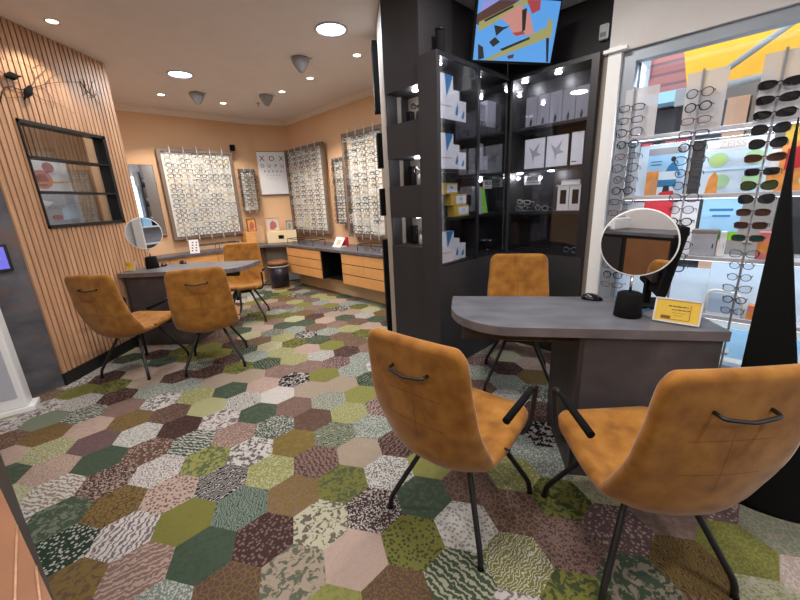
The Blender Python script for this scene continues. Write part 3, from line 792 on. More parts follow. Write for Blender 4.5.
# things on the worktop
def front_box(x0, x1, y0, y1, z0, z1): return MB().b2(x0, x1, y0, y1, z0, z1, .002)
q = onp(CA[0], CA[1]-.42, 63.4, 256, 243)
t = thing('storage_box', 'cream box with a black label holder on the worktop under the eye chart', 'box', (-2.36, 6.36, ZW), math.radians(14), None)
MB().b2(0, .50, 0, .19, 0, .20, .004).build('box_body', 'box_cream', t)
MB().b2(.19, .28, -.006, -.001, .07, .13).build('label_holder', 'black_gloss', t)
MB().b2(.502, .512, .0, .19, 0, .205).build('end_panel', 'black_matte', t)
tag(MB().b2(0, .17, 0, .2, 0, .23, .003).build('wooden_box', 'front_wood', None, (-2.62, 6.12, ZW), math.radians(45)), 'small plain wooden box on the worktop beside the cream box', 'box')
def picture(label, x, y, z, rz, w, h, mats, cat='picture'):
    t = thing('small_picture', label, cat, (x, y, z), rz, 'small pictures below the eye chart')
    mb = MB()
    for a in ((-w/2, w/2, 0, .01), (-w/2, w/2, h-.01, h), (-w/2, -w/2+.01, 0, h), (w/2-.01, w/2, 0, h)): mb.b2(a[0], a[1], -.012, .012, a[2], a[3])
    mb.build('picture_frame', mats[0], t)
    MB().b2(-w/2+.009, w/2-.009, -.004, .004, .009, h-.009).build('picture_backing', mats[1], t)
    mb = MB().mat(mats[2])
    pts = [(-.25, .15), (.05, .10), (.3, .35), (.25, .62), (0, .8), (-.2, .6)]
    mb.face([(px_*w, -.0048, pz_*h) for px_, pz_ in pts]); mb.build('image', None, t); return t
picture('small picture with a brown figure standing on the wooden box', -2.555, 6.245, ZW+.23, R45, .15, .21, ('brown_box', 'orange_photo', 'pic_mauve'))
picture('small square picture with a white and mauve image standing on the cream box', -2.27, 6.47, ZW+.20, math.radians(18), .22, .23, ('drawer_wood', 'grey_panel', 'pic_mauve'))
picture('smallest picture in a gold frame standing on the cream box', -2.00, 6.54, ZW+.20, math.radians(20), .11, .17, ('gold', 'grey_card', 'taupe'))
def riser(label, c, rz, W, D, H):
    t = thing('wire_riser', label, 'display riser', c, rz, 'wire risers on the worktop')
    mb = MB()
    for x in (0, W):
        mb.tube([(x, 0, 0), (x, 0, H), (x, D, H), (x, D, 0)], .006, 6)
    for y in (0, D): mb.tube([(0, y, H), (W, y, H)], .006, 6)
    mb.tube([(W/2, 0, 0), (W/2, 0, H), (W/2, D, H), (W/2, D, 0)], .004, 6)
    mb.build('wire_frame', 'black_metal', t); return t
riser('black wire riser with glasses on the worktop beside the cream box', (o_r+D2*.0+Vector((.02, .10, ZW)))[:], -R45, .80, .22, .085)
riser('black wire riser of glasses on the worktop beside the dark tower', (o_r+D2*(p4-.22)+Vector((.07, .07, ZW)))[:], -R45, .9, .24, .085)
riser('black wire riser on the worktop under the largest display board', (wl.x+D1.x*1.05, wl.y+D1.y*1.05+.05, ZW), R45, .62, .18, .10)
k_ = 0
for base, cnt, rz, lab, st in ((o_r+D2*.10+Vector((.06, .14, ZW+.022)), 4, -R45, 'inside the wire riser by the cream box', .17), (o_r+D2*(p4-.12)+Vector((.12, .12, ZW+.022)), 4, -R45, 'inside the wire riser by the dark tower', .17)):
    for i in range(cnt):
        nm, md = LO[(k_*3+1) % 8]; k_ += 1
        o = bpy.data.objects.new('eyeglasses', md); C.objects.link(o); o.location = base + D2*st*i; o.rotation_euler = (0, 0, rz)
        tag(o, f'{nm} eyeglasses, {COLN[i]} from the left {lab}', 'eyeglasses', 'eyeglasses on the worktop')
q = onp(0, fR+.35, -45, 339, 244); t = thing('brochure_stand', 'white tilted brochure stand with a red backing on the worktop between the right boards', 'brochure stand', (q.x, q.y, ZW), -R45)
Rm = Matrix.Rotation(-.6, 4, 'X')
MB().box(None, (.20, .008, .16), M4=Matrix.Translation((0, 0, .07)) @ Rm).build('stand_panel', 'paper', t)
MB().box(None, (.10, .002, .09), M4=Matrix.Translation((0.01, -.006, .07)) @ Rm).build('brochure', 'peach_panel', t)
MB().box((.05, .08, .07), (.14, .02, .14)).build('red_leaflet', 'red', t)
MB().box((0, 0, .008), (.20, .12, .016)).build('stand_foot', 'white_plastic', t)
q = atz(176, 254, ZW); t = thing('leaflet_stand', 'white leaflet with small dark drawings on the worktop behind the small mirror', 'leaflet', (-3.12, 5.42, ZW), math.radians(20))
Rm = Matrix.Rotation(-.15, 4, 'X')
MB().box(None, (.13, .004, .20), M4=Matrix.Translation((0, 0, .10)) @ Rm).build('leaflet', 'paper', t)
mb = MB()
for i in range(2):
    for j in range(4): mb.box(None, (.022, .001, .016), M4=Matrix.Translation((0, 0, .10)) @ Rm @ Matrix.Translation((-.03+.05*i+.006*j, -.003, -.06+.04*j)))
mb.build('printed_marks', 'ink', t); MB().box((0, .02, .005), (.12, .07, .01)).build('leaflet_base', 'black_matte', t)

# ------------------------------------------------------------------ dark tower with lit niches
OT = Vector((-.13, 3.042, 0)); T0, T1 = .06, .408
t = thing('niche_tower', 'dark anthracite tower with three lit square niches', 'display tower', OT+D2*T0, -R45)
TW = T1-T0; TD = .36
lv = [0, .985, 1.207, 1.442, 1.645, 1.882, 2.098, ZC-.002]
for i in range(0, 7, 2): MB().b2(0, TW, 0 if i else .0, TD, lv[i], lv[i+1]).build('tower_block', 'anthracite', t)
for i in range(1, 6, 2):
    n_ = MB().mat('grey_card'); z0, z1 = lv[i], lv[i+1]
    n_.mat('anthracite').b2(.0, .008, .006, TD, z0, z1)
    n_.mat('taupe').b2(.008, TW, .24, .25, z0, z1)
    n_.build('niche_lining', None, t)
    MB().lathe([(0, -.006), (.022, -.006), (.024, 0), (0, 0)], 20, (TW*.62, .10, z1-.001)).build('puck_light', 'lamp_white', t)
TM = (Matrix.Translation(t.location) @ Matrix.Rotation(-R45, 4, 'Z')).inverted()
def world_part(mb, nm, mat, par):
    o = mb.build(nm, mat); o.data.transform(TM); o.parent = par; return o
world_part(MB().prism([(-.090, 3.003), (.03, 3.10), (.03, 3.74), (-.150, 3.74), (-.142, 3.44)], 0, ZC-.002), 'rear_post', 'taupe', t)
for z0, z1 in ((2.12, 2.66), (1.64, 1.93), (1.20, 1.45), (.02, .97)):
    world_part(MB().prism([(-.150, 3.56), (-.150, 3.74), (-.215, 3.74), (-.195, 3.56)], z0, z1), 'side_block', 'black_matte', t)
# items in the niches
def case_item(kind, label, root, x, y, z, grp=None, s=1.0):
    m_ = Matrix.Translation(root.location) @ Matrix.Rotation(root.rotation_euler.z, 4, 'Z'); p = m_ @ Vector((x, y, z))
    rz = root.rotation_euler.z
    return p, rz
for i, (z, w1) in enumerate(((lv[5], 'top'), (lv[3], 'middle'), (lv[1], 'lowest'))):
    p, rz = case_item('', '', t, .13, .15, z)
    o = MB().b2(-.045, .0, -.02, .03, 0, .10 if i == 0 else .15, .004).build('dark_stand', 'black_gloss', None, tuple(p), rz)
    tag(o, f'small black stand in the {w1} niche of the dark tower', 'stand', 'black stands in the niches')
    p, rz = case_item('', '', t, .23, .13, z)
    o = MB().lathe([(0, 0), (.03, 0), (.036, .02), (.030, .075), (.02, .085), (0, .085)], 16).build('grey_case', 'grey_card' if i else 'anthracite', None, tuple(p), rz)
    tag(o, f'small rounded grey case in the {w1} niche of the dark tower', 'case', 'cases in the niches')
    p, rz = case_item('', '', t, .235, .09, z+.115)
    o = bpy.data.objects.new('eyeglasses', LO[(0, 2, 5)[i]][1]); C.objects.link(o); o.location = p; o.rotation_euler = (0, .25, rz)
    o.location.z = z+.105
    tag(o, f'thin eyeglasses resting on the case in the {w1} tower niche', 'eyeglasses', 'eyeglasses in the tower niches')

# ------------------------------------------------------------------ glazed display cabinets
SH = [.868, 1.20, 1.54, 1.86]; ZT = 2.22
def cabinet(label, loc, rz, W, D, x_start, cols, endL, endR):
    t = thing('display_cabinet', label, 'display cabinet', loc, rz, 'glazed display cabinets')
    MB().b2(x_start, W+endR, .0, D, 0, .845).build('base_panel', 'anthracite', t)
    mb = MB().mat('case_dark')
    mb.b2(x_start, W+endR, D-.015, D, .845, ZT).b2(x_start, W+endR, 0, D, ZT, ZT+.03)
    mb.build('carcass', None, t)
    MB().b2(x_start, x_start+.022, -.0, D, .845, ZT).build('side_panel', 'anthracite', t)
    if endR: MB().b2(W, W+endR, -.0, D, .845, ZT).build('side_panel', 'case_dark', t)
    for z in SH: MB().b2(x_start+.022, W, .012, D-.015, z-.022, z).build('shelf', 'case_dark', t)
    for x in cols: MB().b2(x-.016, x+.016, 0, D-.015, .845, ZT).build('divider', 'case_dark', t)
    xs = [x_start+.022]+cols+[W]
    for a, b in zip(xs, xs[1:]):
        MB().b2(a+(.016 if a in cols else 0), b-(.016 if b in cols else 0), .004, .008, .868, ZT-.004).build('glass_door', 'case_glass', t)
    return t
CL = cabinet('left glazed display cabinet joined to the dark tower, with white and yellow boxes', (.270, 2.632, 0), R45, .905, .162, 0, [.475], 0, 0)
CR = cabinet('right glazed display cabinet below the television, beside the window', (.925, 3.287, 0), -R45, .61, .24, .0, [], 0, .05)
MB().b2(-.012, .0, -.0, .165, 0, 2.25).build('end_panel', 'anthracite', CL)
def puck(par, x, y, z): return MB().lathe([(0, -.007), (.024, -.007), (.026, 0), (0, 0)], 20, (x, y, z-.001)).build('puck_light', 'lamp_white', par)
PK = [(CL, .127, .10, ZT), (CL, .60, .10, ZT), (CL, .10, .10, 1.518), (CL, .56, .10, 1.518), (CR, .34, .10, ZT), (CR, .07, .10, ZT), (CR, .33, .10, 1.518), (CR, .06, .1, 1.518)]
for a in PK: puck(*a)
# wall panels behind and above the cabinets
struct(MB().b2(-.14, .76, 0, .05, 0, ZC).build('wall_display_left', 'anthracite', None, (.47, 3.16, 0), R45))
struct(MB().b2(0, .84, 0, .05, 0, ZC).build('wall_display_right', 'anthracite', None, (1.008, 3.698, 0), -R45))
# black speaker on top of the left cabinet
p = onp(.270, 2.632, 45, 434, 54); o = thing('loudspeaker', 'black cylindrical speaker on top of the left display cabinet', 'speaker', (.305, 2.80, 2.252))
MB().lathe([(0, 0), (.03, 0), (.032, .01), (.032, .15), (.028, .16), (0, .16)], 24).build('speaker_body', 'black_matte', o)
MB().lathe([(0, .16), (.034, .16), (.034, .172), (0, .174)], 24).build('speaker_cap', 'black_gloss', o)

# ---- products in the cabinets
def put(root, x, y, z): return (Matrix.Translation(root.location) @ Matrix.Rotation(root.rotation_euler.z, 4, 'Z') @ Vector((x, y, z)))[:]
def product(name, label, cat, root, x, y, z, w, d, h, mat, accents=(), group=None, turn=0):
    t = thing(name, label, cat, put(root, x, y, z+.0005), root.rotation_euler.z+turn, group)
    MB().b2(0, w, 0, d, 0, h, .0015).build('box_body', mat, t)
    for i, (pts, am) in enumerate(accents):
        mb = MB().mat(am); mb.b.faces.ensure_lookup_table()
        A = [mb.b.verts.new((px_*w, -.0012, pz_*h)) for px_, pz_ in pts]; B = [mb.b.verts.new((px_*w, -.0003, pz_*h)) for px_, pz_ in pts]
        mb._f(A); mb._f(B[::-1])
        for j in range(len(A)): mb._f([A[j], A[(j+1) % len(A)], B[(j+1) % len(A)], B[j]])
        mb.build('printed_mark', None, t)
    return t
swoosh = ([(.55, .5), (.95, .95), (.95, 1), (.45, 1)], 'blue')
eyeb = ([(.3, .25), (.6, .18), (.75, .35), (.7, .6), (.45, .45)], 'blue')
lines = ([(.1, .30), (.9, .30), (.9, .33), (.1, .33)], 'grey_card')
row = {3: 'top', 2: 'second', 1: 'third', 0: 'lowest'}
for lvl in (3, 2, 0):
    z = SH[lvl]; hh = (.28, .235, .23)[(3, 2, 0).index(lvl)]
    product('lens_solution_box', f'large white box with a blue corner on the {row[lvl]} shelf of the left cabinet', 'box', CL, .03, .03, z, .17, .07, hh, 'paper', (swoosh, lines), 'white and blue product boxes')
    product('lens_solution_box', f'slim white box with a blue mark, taller of two, {row[lvl]} shelf of the left cabinet', 'box', CL, .215, .04, z, .072, .06, hh*.72, 'paper', (eyeb,), 'white and blue product boxes')
    product('lens_solution_box', f'shorter slim white box with a blue mark, {row[lvl]} shelf of the left cabinet', 'box', CL, .297, .05, z, .085, .07, hh*.52, 'paper', (eyeb,), 'white and blue product boxes')
card = ([(.3, .15), (.95, .15), (.95, .85), (.3, .85)], 'paper'); bl = ([(.5, .45), (.75, .45), (.7, .7), (.55, .7)], 'sky_blue')
for i, (x, y, h) in enumerate(((.22, .04, 0), (.20, .05, .083), (.10, .06, .166))):
    product('yellow_pack', ('bottom', 'middle', 'top')[i]+' yellow and white pack of the stack in the left cabinet', 'box', CL, x, y, SH[1]+h*1.0 + .0002*i, .19, .065, .080, 'yellow_card', (card, bl), 'yellow packs in the left cabinet')
for i in range(3):
    p = put(CL, .05, .06, SH[1]+.0005+i*.052); o = MB().lathe([(0, 0), (.03, 0), (.034, .046), (0, .048)], 16).build('jar', 'grey_card' if i != 1 else 'black_gloss', None, p)
    tag(o, ('bottom', 'middle', 'top')[i]+' small round jar of the stack beside the yellow packs', 'jar', 'stacked jars in the left cabinet')
for i in range(3):
    product('grey_pack', ('left', 'middle', 'upper')[i]+' grey contact lens pack on the second shelf, right bay of the left cabinet', 'box', CL, (.51, .60, .53)[i], .05, SH[2]+(0, 0, .1102)[i], .085, .07, (.11, .11, .09)[i], 'wing_grey', (([(.3, .3), (.7, .3), (.7, .7), (.3, .7)], 'grey_card'),), 'grey packs in the left cabinet')
for i in range(2):
    product('clear_pack', ('left', 'right')[i]+' pale pack on the top shelf, right bay of the left cabinet', 'box', CL, .52+i*.15, .05, SH[3], .12, .07, (.16, .20)[i], ('wing_grey', 'grey_card')[i], (lines,), 'pale packs in the left cabinet')
t = thing('lens_cleaner_bottle', 'green and grey tapering bag on the third shelf of the left cabinet', 'bottle', put(CL, .60, .07, SH[1]+.0005), R45)
MB().mat('grey_card').prism([(-.085, -.03), (.01, -.03), (.01, .03), (-.085, .03)], 0, .004).build('base_card', None, t)
mb = MB(); mb.mat('grey_card')
for sx0, sx1, tx0, tx1, mt in ((-.085, .005, -.05, .0, 'grey_card'), (.005, .085, .0, .05, 'lime')):
    mb.mat(mt); lo = [mb.b.verts.new(q) for q in ((sx0, -.03, .004), (sx1, -.03, .004), (sx1, .03, .004), (sx0, .03, .004))]; hi = [mb.b.verts.new(q) for q in ((tx0, -.015, .2), (tx1, -.015, .2), (tx1, .015, .2), (tx0, .015, .2))]
    mb._f(hi)
    for j in range(4): mb._f([lo[j], lo[(j+1) % 4], hi[(j+1) % 4], hi[j]])
mb.build('bag_body', None, t)
MB().b2(-.05, .05, -.016, .016, .2, .215).build('bag_top', 'yellow_card', t)
def small_sign(label, root, x, z, w, h, txt):
    t = thing('shelf_sign', label, 'sign', put(root, x, .11, z), root.rotation_euler.z, 'small white signs in the cabinets')
    MB().b2(0, w, -.004, .004, 0, h, .002).build('sign_plate', 'white_plastic', t)
    textmesh(txt, h*.55, 'sign_text', 'ink', t, Matrix.Translation((w/2, -.006, h*.62)) @ WALLTXT, .0012)
    MB().b2(w*.15, w*.85, -.0052, -.0042, h*.2, h*.26).build('sign_line', 'ink', t)
    MB().tube([(w/2, .003, 0), (w/2, .003, h*.3)], .002).build('sign_pin', 'chrome', t)
    MB().tube([(w/2, .004, SH[1]-z), (w/2, .004, 0)], .002).build('sign_post', 'black_metal', t)
small_sign('small white sign with black letters in the right display cabinet', CR, .10, SH[1]+.215, .14, .075, 'VEOX')
small_sign('small grey sign in the right bay of the left display cabinet', CL, .72, SH[1]+.20, .13, .07, 'VEOX')
product('photo_card', 'photo card of a person on the lowest shelf of the left cabinet', 'card', CL, .50, .10, SH[0], .11, .006, .22, 'orange_photo', (([(.2, 0), (.8, 0), (.7, .5), (.5, .8), (.3, .5)], 'skin'), ([(0, 0), (.3, 0), (.2, .4), (0, .4)], 'pale_blue')))
t = thing('striped_bowl', 'small dark bowl with white stripes on the lowest shelf of the left cabinet', 'bowl', put(CL, .74, .08, SH[0]+.10), R45)
mb = MB(); n = 14
for i in range(n):
    a0, a1_ = PI+PI*i/n, PI+PI*(i+.55)/n
    mb.mat('white_plastic'); mb.face([(.035*math.cos(a0), -.004, .035*math.sin(a0)), (.065*math.cos(a0), -.004, .065*math.sin(a0)), (.065*math.cos(a1_), -.004, .065*math.sin(a1_)), (.035*math.cos(a1_), -.004, .035*math.sin(a1_))])
mb.mat('case_dark').lathe([(0, -.07), (.03, -.068), (.06, -.03), (.07, 0)], 20); mb.build('bowl_body', None, t)
MB().lathe([(0, -.1), (.03, -.1), (.03, -.07), (0, -.07)], 16).build('bowl_foot', 'black_gloss', t)
# right cabinet
nose = ([(.38, .06), (.55, .06), (.6, .2), (.5, .32), (.4, .2)], 'ink')
for i in range(5):
    product('panel_box', f'{("leftmost", "second", "middle", "fourth", "rightmost")[i]} of five tall grey boxes on the top shelf of the right cabinet', 'box', CR, .105+i*.098, .07, SH[3], .095, .10, .225, 'wing_grey', (nose,), 'tall grey boxes in the right cabinet')
bird = ([(.2, .75), (.45, .6), (.75, .85), (.62, .55), (.85, .45), (.5, .4), (.45, .2), (.38, .45)], 'grey_card')
for i in range(2):
    product('sketch_card', ('left', 'right')[i]+' white card with a grey bird sketch in the right cabinet', 'card', CR, .10+i*.185, .09, SH[2], .17, .012, .235, 'paper', (bird,), 'bird sketch cards')
product('plain_card', 'narrow plain white card on the second shelf of the right cabinet', 'card', CR, .48, .09, SH[2], .09, .012, .24, 'paper', (([(.1, .1), (.5, .1), (.5, .13), (.1, .13)], 'ink'),))
t = thing('window_lantern', 'white house-shaped lantern with two arched openings in the right cabinet', 'lantern', put(CR, .40, .09, SH[1]+.0005), -R45)
mb = MB().mat('white_plastic')
for i in range(2):
    x = i*.095; mb.b2(x, x+.09, .012, .09, 0, .19); mb.b2(x, x+.02, 0, .012, 0, .19); mb.b2(x+.07, x+.09, 0, .012, 0, .19); mb.b2(x+.02, x+.07, 0, .012, 0, .05); mb.b2(x+.02, x+.07, 0, .012, .16, .19)
mb.build('lantern_body', None, t)
MB().prism([(-.01, -.005), (.195, -.005), (.195, .1), (-.01, .1)], .19, .20).build('lantern_ledge', 'pale_metal', t)
MB().prism([(.02, .01), (.165, .01), (.165, .09), (.02, .09)], .20, .235).build('lantern_roof', 'white_plastic', t)
for i in range(2): MB().b2(i*.095+.021, i*.095+.069, .003, .011, .051, .159).build('lantern_opening', 'black_matte', t)
for i in range(4):
    o = bpy.data.objects.new('eyeglasses', LO[(2, 5, 2, 3)[i]][1]); C.objects.link(o); o.location = put(CR, .10+.09*(i % 3), .07+.03*(i//3), SH[1]+.025+.05*(i//3)); o.rotation_euler = (0, .1, -R45)
    tag(o, f'{("first", "second", "third", "upper")[i]} thin eyeglasses on the lantern shelf of the right cabinet', 'eyeglasses', 'eyeglasses in the cabinets')
for i in range(4):
    o = bpy.data.objects.new('eyeglasses', LO[(0, 5, 7, 2)[i]][1]); C.objects.link(o); o.location = put(CR, .09+.15*i, .07, SH[0]+.022); o.rotation_euler = (0, 0, -R45)
    tag(o, f'{COLN[i]} eyeglasses from the left on the lowest shelf of the right cabinet', 'eyeglasses', 'eyeglasses in the cabinets')
for i in range(3):
    o = bpy.data.objects.new('eyeglasses', LO[(0, 2, 5)[i]][1]); C.objects.link(o); o.location = put(CL, .57+.12*i, .06, SH[3]+.25-.02*i); o.location.z = SH[3]+.022; o.rotation_euler = (0, 0, R45); o.location = put(CL, .57+.12*i, .035, SH[3]+.022)
    tag(o, f'{COLN[i]} eyeglasses from the left on the top shelf of the left cabinet', 'eyeglasses', 'eyeglasses in the cabinets')

# ------------------------------------------------------------------ television
BL, BR = Vector((.536, 2.925, 2.26)), Vector((1.159, 3.075, 2.26)); hx = (BR-BL).normalized(); W = (BR-BL).length
nn = Vector((hx.y, -hx.x, 0)); T_ = .25; up = Vector((0, 0, math.cos(T_)))+nn*math.sin(T_)
t = thing('television', 'television hung in the corner above the cabinets, showing wooden glasses on blue', 'television', (BL+BR)/2, math.atan2(hx.y, hx.x))
Rm = Matrix.Rotation(T_, 4, 'X')
H = .385
MB().box(None, (W, .03, H), bev=.003, M4=Rm @ Matrix.Translation((0, .016, H/2))).build('television_housing', 'black_matte', t)
mb = MB(); bz = .010
def scr(pts, mat, y):
    mb.mat(mat); mb.face([Rm @ Vector((x*W/2, y, z*H)) for x, z in pts])
b0 = [(-.96, .035), (.96, .035), (.96, .965), (-.96, .965)]
scr(b0, 'scr_blue', -.0005)
def px(u, v): # screen position (-1..1, 0..1) of a photo pixel
    n = (Rm @ Vector((0, -1, 0))); n = Matrix.Rotation(t.rotation_euler.z, 3, 'Z') @ n
    o_ = t.location; d = ray(u, v); h_ = EYE + d*((o_-EYE).dot(n)/d.dot(n)); l_ = Rm.inverted() @ (Matrix.Rotation(-t.rotation_euler.z, 4, 'Z') @ (h_-o_))
    return (max(-.96, min(.96, l_.x/(W/2))), max(.035, min(.965, l_.z/H)))
SP = [('scr_lav', [(482, 1), (505, 0), (498, 6), (480, 14)], 0), ('scr_brown', [(476, 14), (500, 0), (520, 0), (480, 26), (475, 24)], 1), ('scr_olive', [(479, 22), (525, -2), (536, -2), (478, 32)], 2), ('scr_dark', [(484, 20), (513, 5), (514, 7), (485, 22)], 3),
      ('scr_pink', [(500, 17), (520, 5), (530, 14), (534, 34), (514, 36), (508, 24)], 3), ('scr_red', [(527, 0), (541, 0), (540, 10), (532, 14)], 4), ('scr_red', [(512, 33), (523, 31), (525, 34), (516, 36)], 5),
      ('scr_olive', [(484, 60), (546, 27), (552, 32), (550, 37), (490, 62)], 4), ('scr_dark', [(500, 49), (529, 37), (530, 39), (502, 51)], 5), ('scr_olive', [(548, 18), (553, 22), (551, 38), (546, 36)], 6), ('scr_dark', [(546, 38), (549, 38), (548, 62), (546, 62)], 4),
      ('scr_dark', [(489, 42), (495, 37), (500, 42), (493, 47)], 4), ('scr_dark', [(494, 25), (503, 27), (510, 26), (503, 30), (496, 36)], 4), ('scr_dark', [(522, 10), (527, 8), (525, 30), (522, 32)], 6), ('scr_dark', [(478, 44), (483, 47), (484, 58), (478, 60)], 4), ('scr_brown', [(507, 56), (514, 54), (513, 58), (508, 59)], 6)]
for mt, pts, o_ in SP: scr([px(*p) for p in pts], mt, -.0006-.00012*o_)
mb.build('screen', None, t)
MB().box(None, (.12, .10, .12), M4=Rm @ Matrix.Translation((0, .08, H/2))).build('wall_bracket', 'black_metal', t)
q = onp(0, 4.66, -45, 604, 32)
t = thing('alarm_sensor', 'small white alarm sensor on the dark wall above the right cabinet', 'sensor', tuple(q), -R45)
MB().box((0, 0, 0), (.06, .03, .10), bev=.008).build('sensor_body', 'white_plastic', t); MB().box((0, -.016, -.02), (.04, .004, .03)).build('sensor_lens', 'grey_plastic', t)
# ------------------------------------------------------------------ shop window
OW = Vector((1.38, 2.92, 0))       # on the plane x+y = 4.30
LWN = 5.4
w = MB()
w.mat('white_wall').b2(.125, LWN, -.03, .30, 2.225, ZC).b2(.125, LWN, 0, .30, 0, .10)
struct(w.build('wall_right', None, None, tuple(OW), -R45))
struct(MB().b2(.064, .124, -.0, .25, 0, 2.225).build('trim_4', 'taupe', None, tuple(OW), -R45))
struct(MB().b2(.124, .205, -.04, .10, 0, 2.26).build('trim_5', 'white_plastic', None, tuple(OW), -R45))
struct(MB().b2(.10, .24, -.07, -.03, 2.225, 2.245).build('trim_6', 'white_plastic', None, tuple(OW), -R45))
wn = MB().b2(.205, .285, 0, .10, .10, 2.225).b2(.285, LWN, 0, .08, 2.155, 2.225).b2(.285, LWN, 0, .08, .10, .19).b2(LWN-.08, LWN, 0, .1, .1, 2.225)
wi2 = struct(wn.build('window_2', 'window_grey', None, tuple(OW), -R45))
MB().b2(.285, LWN-.08, .20, .206, .19, 2.155).build('pane', 'glass', wi2)
wm = MB()
for x in (3.0,): wm.b2(x, x+.06, .17, .23, .19, 2.155)
wm.b2(.285, .30, .08, .30, .19, 2.155)
wm.build('mullion', 'window_grey', wi2)
# display shelves in the window
ws = []
for i, (z, nm) in enumerate(((.505, 'lowest'), (.888, 'third'), (1.282, 'second'), (1.672, 'topmost'))):
    s_ = tag(MB().b2(.30, 2.9, .01, .17, z-.014, z+.012, .002).build('window_shelf', 'pale_metal', None, tuple(OW), -R45), f'{nm} white shelf running across the shop window' if nm in ('topmost', 'lowest') else f'{nm} white shelf from the top across the shop window', 'shelf', 'white shelves in the window')
for s_, z in zip([o for o in bpy.data.objects if o.name.startswith('window_shelf')], (.505, .888, 1.282, 1.672)):
    MB().b2(.31, 2.88, .022, .034, z-.019, z-.0145).build('added_light_strip', 'added_strip_glow', s_).matrix_parent_inverse.identity()  # added strip and lamp under each shelf brighten the window display
    l = bpy.data.lights.new('lamp', 'AREA'); l.shape = 'RECTANGLE'; l.size = 2.5; l.size_y = .012; l.energy = 2.0; l.color = (.90, .95, 1)
    o = bpy.data.objects.new('lamp_light', l); C.objects.link(o); o.location = OW + D2*1.6 + Vector((.7071, .7071, 0))*.03 + Vector((0, 0, z-.021)); o.rotation_euler = Matrix.Rotation(-R45, 3, 'Z').to_euler()
    o.rotation_euler.rotate_axis('X', .5)
def W_(u, v, pl=4.30): q = onp(0, pl, -45, u, v); return (q-OW).dot(D2), q.z
def wput(s, dy, z): return tuple(OW + D2*s + Vector((.7071, .7071, 0))*dy + Vector((0, 0, z)))
def wpx(u, v, dy): # local s, z on the plane dy behind the window front
    q = onp(0, 4.30+dy*math.sqrt(2), -45, u, v); return (q-OW).dot(D2), q.z
def poster(label, quad, dy, mat, shapes=(), name='poster', cat='poster', base=None, txt=None):
    (u0, v0), (u1, v1) = quad
    s0, z1 = wpx(u0, v0, dy); s1, z0 = wpx(u1, v1, dy)
    if base is not None: z0 = base
    w, h = s1-s0, z1-z0
    t = thing(name, label, cat, wput(s0, dy, z0), -R45)
    MB().b2(0, w, 0, .008, 0, h).build('board', mat, t)
    for i, (pts, m_) in enumerate(shapes):
        mb = MB(); y0 = -.0008-.0006*i
        A = [mb.b.verts.new((x*w, y0, z*h)) for x, z in pts]; mb._f(A)
        B = [mb.b.verts.new((x*w, -.0001, z*h)) for x, z in pts]; mb._f(B[::-1])
        for j in range(len(A)): mb._f([A[j], A[(j+1) % len(A)], B[(j+1) % len(A)], B[j]])
        mb.build('printed_shape', m_, t)
    if txt: textmesh(txt[0], txt[1], 'lettering', txt[2], t, Matrix.Translation((w*txt[3], -.006, h*txt[4])) @ WALLTXT)
    return t
def circ(cx_, cy_, rx, ry, n=20): return [(cx_+rx*math.cos(2*PI*i/n), cy_+ry*math.sin(2*PI*i/n)) for i in range(n)]
poster('pale poster with a blue photo of a figure on the second window shelf', ((641, 147), (681, 199)), .12, 'pale_blue', [([(.2, .32), (.95, .32), (.95, .93), (.2, .93)], 'sky_blue'), ([(.2, .80), (.95, .80), (.95, .93), (.2, .93)], 'wing_grey'), ([(.55, .38), (.92, .38), (.80, .60), (.74, .66), (.66, .58)], 'blue'), (circ(.73, .70, .05, .05), 'ink'), ([(.27, .66), (.5, .66), (.5, .68), (.27, .68)], 'blue'), ([(.27, .60), (.5, .60), (.5, .62), (.27, .62)], 'blue')], base=1.295)
poster('small orange portrait card leaning on the second window shelf', ((647, 172), (658, 195)), .07, 'orange_photo', [([(.2, 0), (.8, 0), (.75, .5), (.6, .75), (.4, .7), (.25, .45)], 'skin')], base=1.295, name='photo_card', cat='card')
poster('small dark blue and red photo card on the second window shelf', ((659, 172), (674, 195)), .065, 'pale_blue', [([(0, .35), (1, .35), (1, .65), (0, .65)], 'blue'), ([(.3, .1), (.7, .1), (.65, .4), (.35, .4)], 'ink'), ([(.1, 0), (1, 0), (.9, .18), (.2, .12)], 'red')], base=1.295, name='photo_card', cat='card')
poster('large pale blue poster with green circles on the second window shelf', ((707, 141), (762, 196)), .12, 'pale_blue', [([(.02, .80), (.98, .80), (.98, .99), (.02, .99)], 'paper'), (circ(.24, .62, .16, .14), 'pale_green'), (circ(.24, .62, .10, .09), 'lime_pale'), (circ(.32, .22, .15, .14), 'pale_green'), (circ(.80, .25, .15, .14), 'pale_green'), (circ(.78, .63, .15, .13), 'pale_green'), ([(.0, .415), (1, .43), (1, .445), (0, .43)], 'sky_blue'), ([(.10, 0), (.30, 0), (.28, .3), (.22, .42), (.14, .3)], 'orange_photo')], base=1.295, txt=('ZEISS', .055, 'pale_gold', .42, .895))
poster('pale blue poster with a green strip on the third window shelf', ((704, 198), (738, 228)), .12, 'sky_blue', [([(0, 0), (1, 0), (1, .2), (0, .2)], 'lime'), ([(.2, .68), (.8, .68), (.8, .74), (.2, .74)], 'blue'), ([(.3, .55), (.75, .55), (.75, .59), (.3, .59)], 'blue')], base=1.0)
poster('red and white poster behind the big round mirror in the window', ((645, 200), (671, 215)), .12, 'red', [([(0, .1), (.5, .3), (1, .2), (1, .32), (.5, .4), (0, .2)], 'pink')], base=.901)
poster('white backing board behind the red poster on the third window shelf', ((612, 203), (690, 257)), .15, 'paper', (), base=.90, name='backing_board', cat='board')
poster('blue-white backing board on the lowest window shelf, left of the dark gap', ((620, 262), (702, 312)), .14, 'pale_blue', (), base=.52, name='backing_board', cat='board')
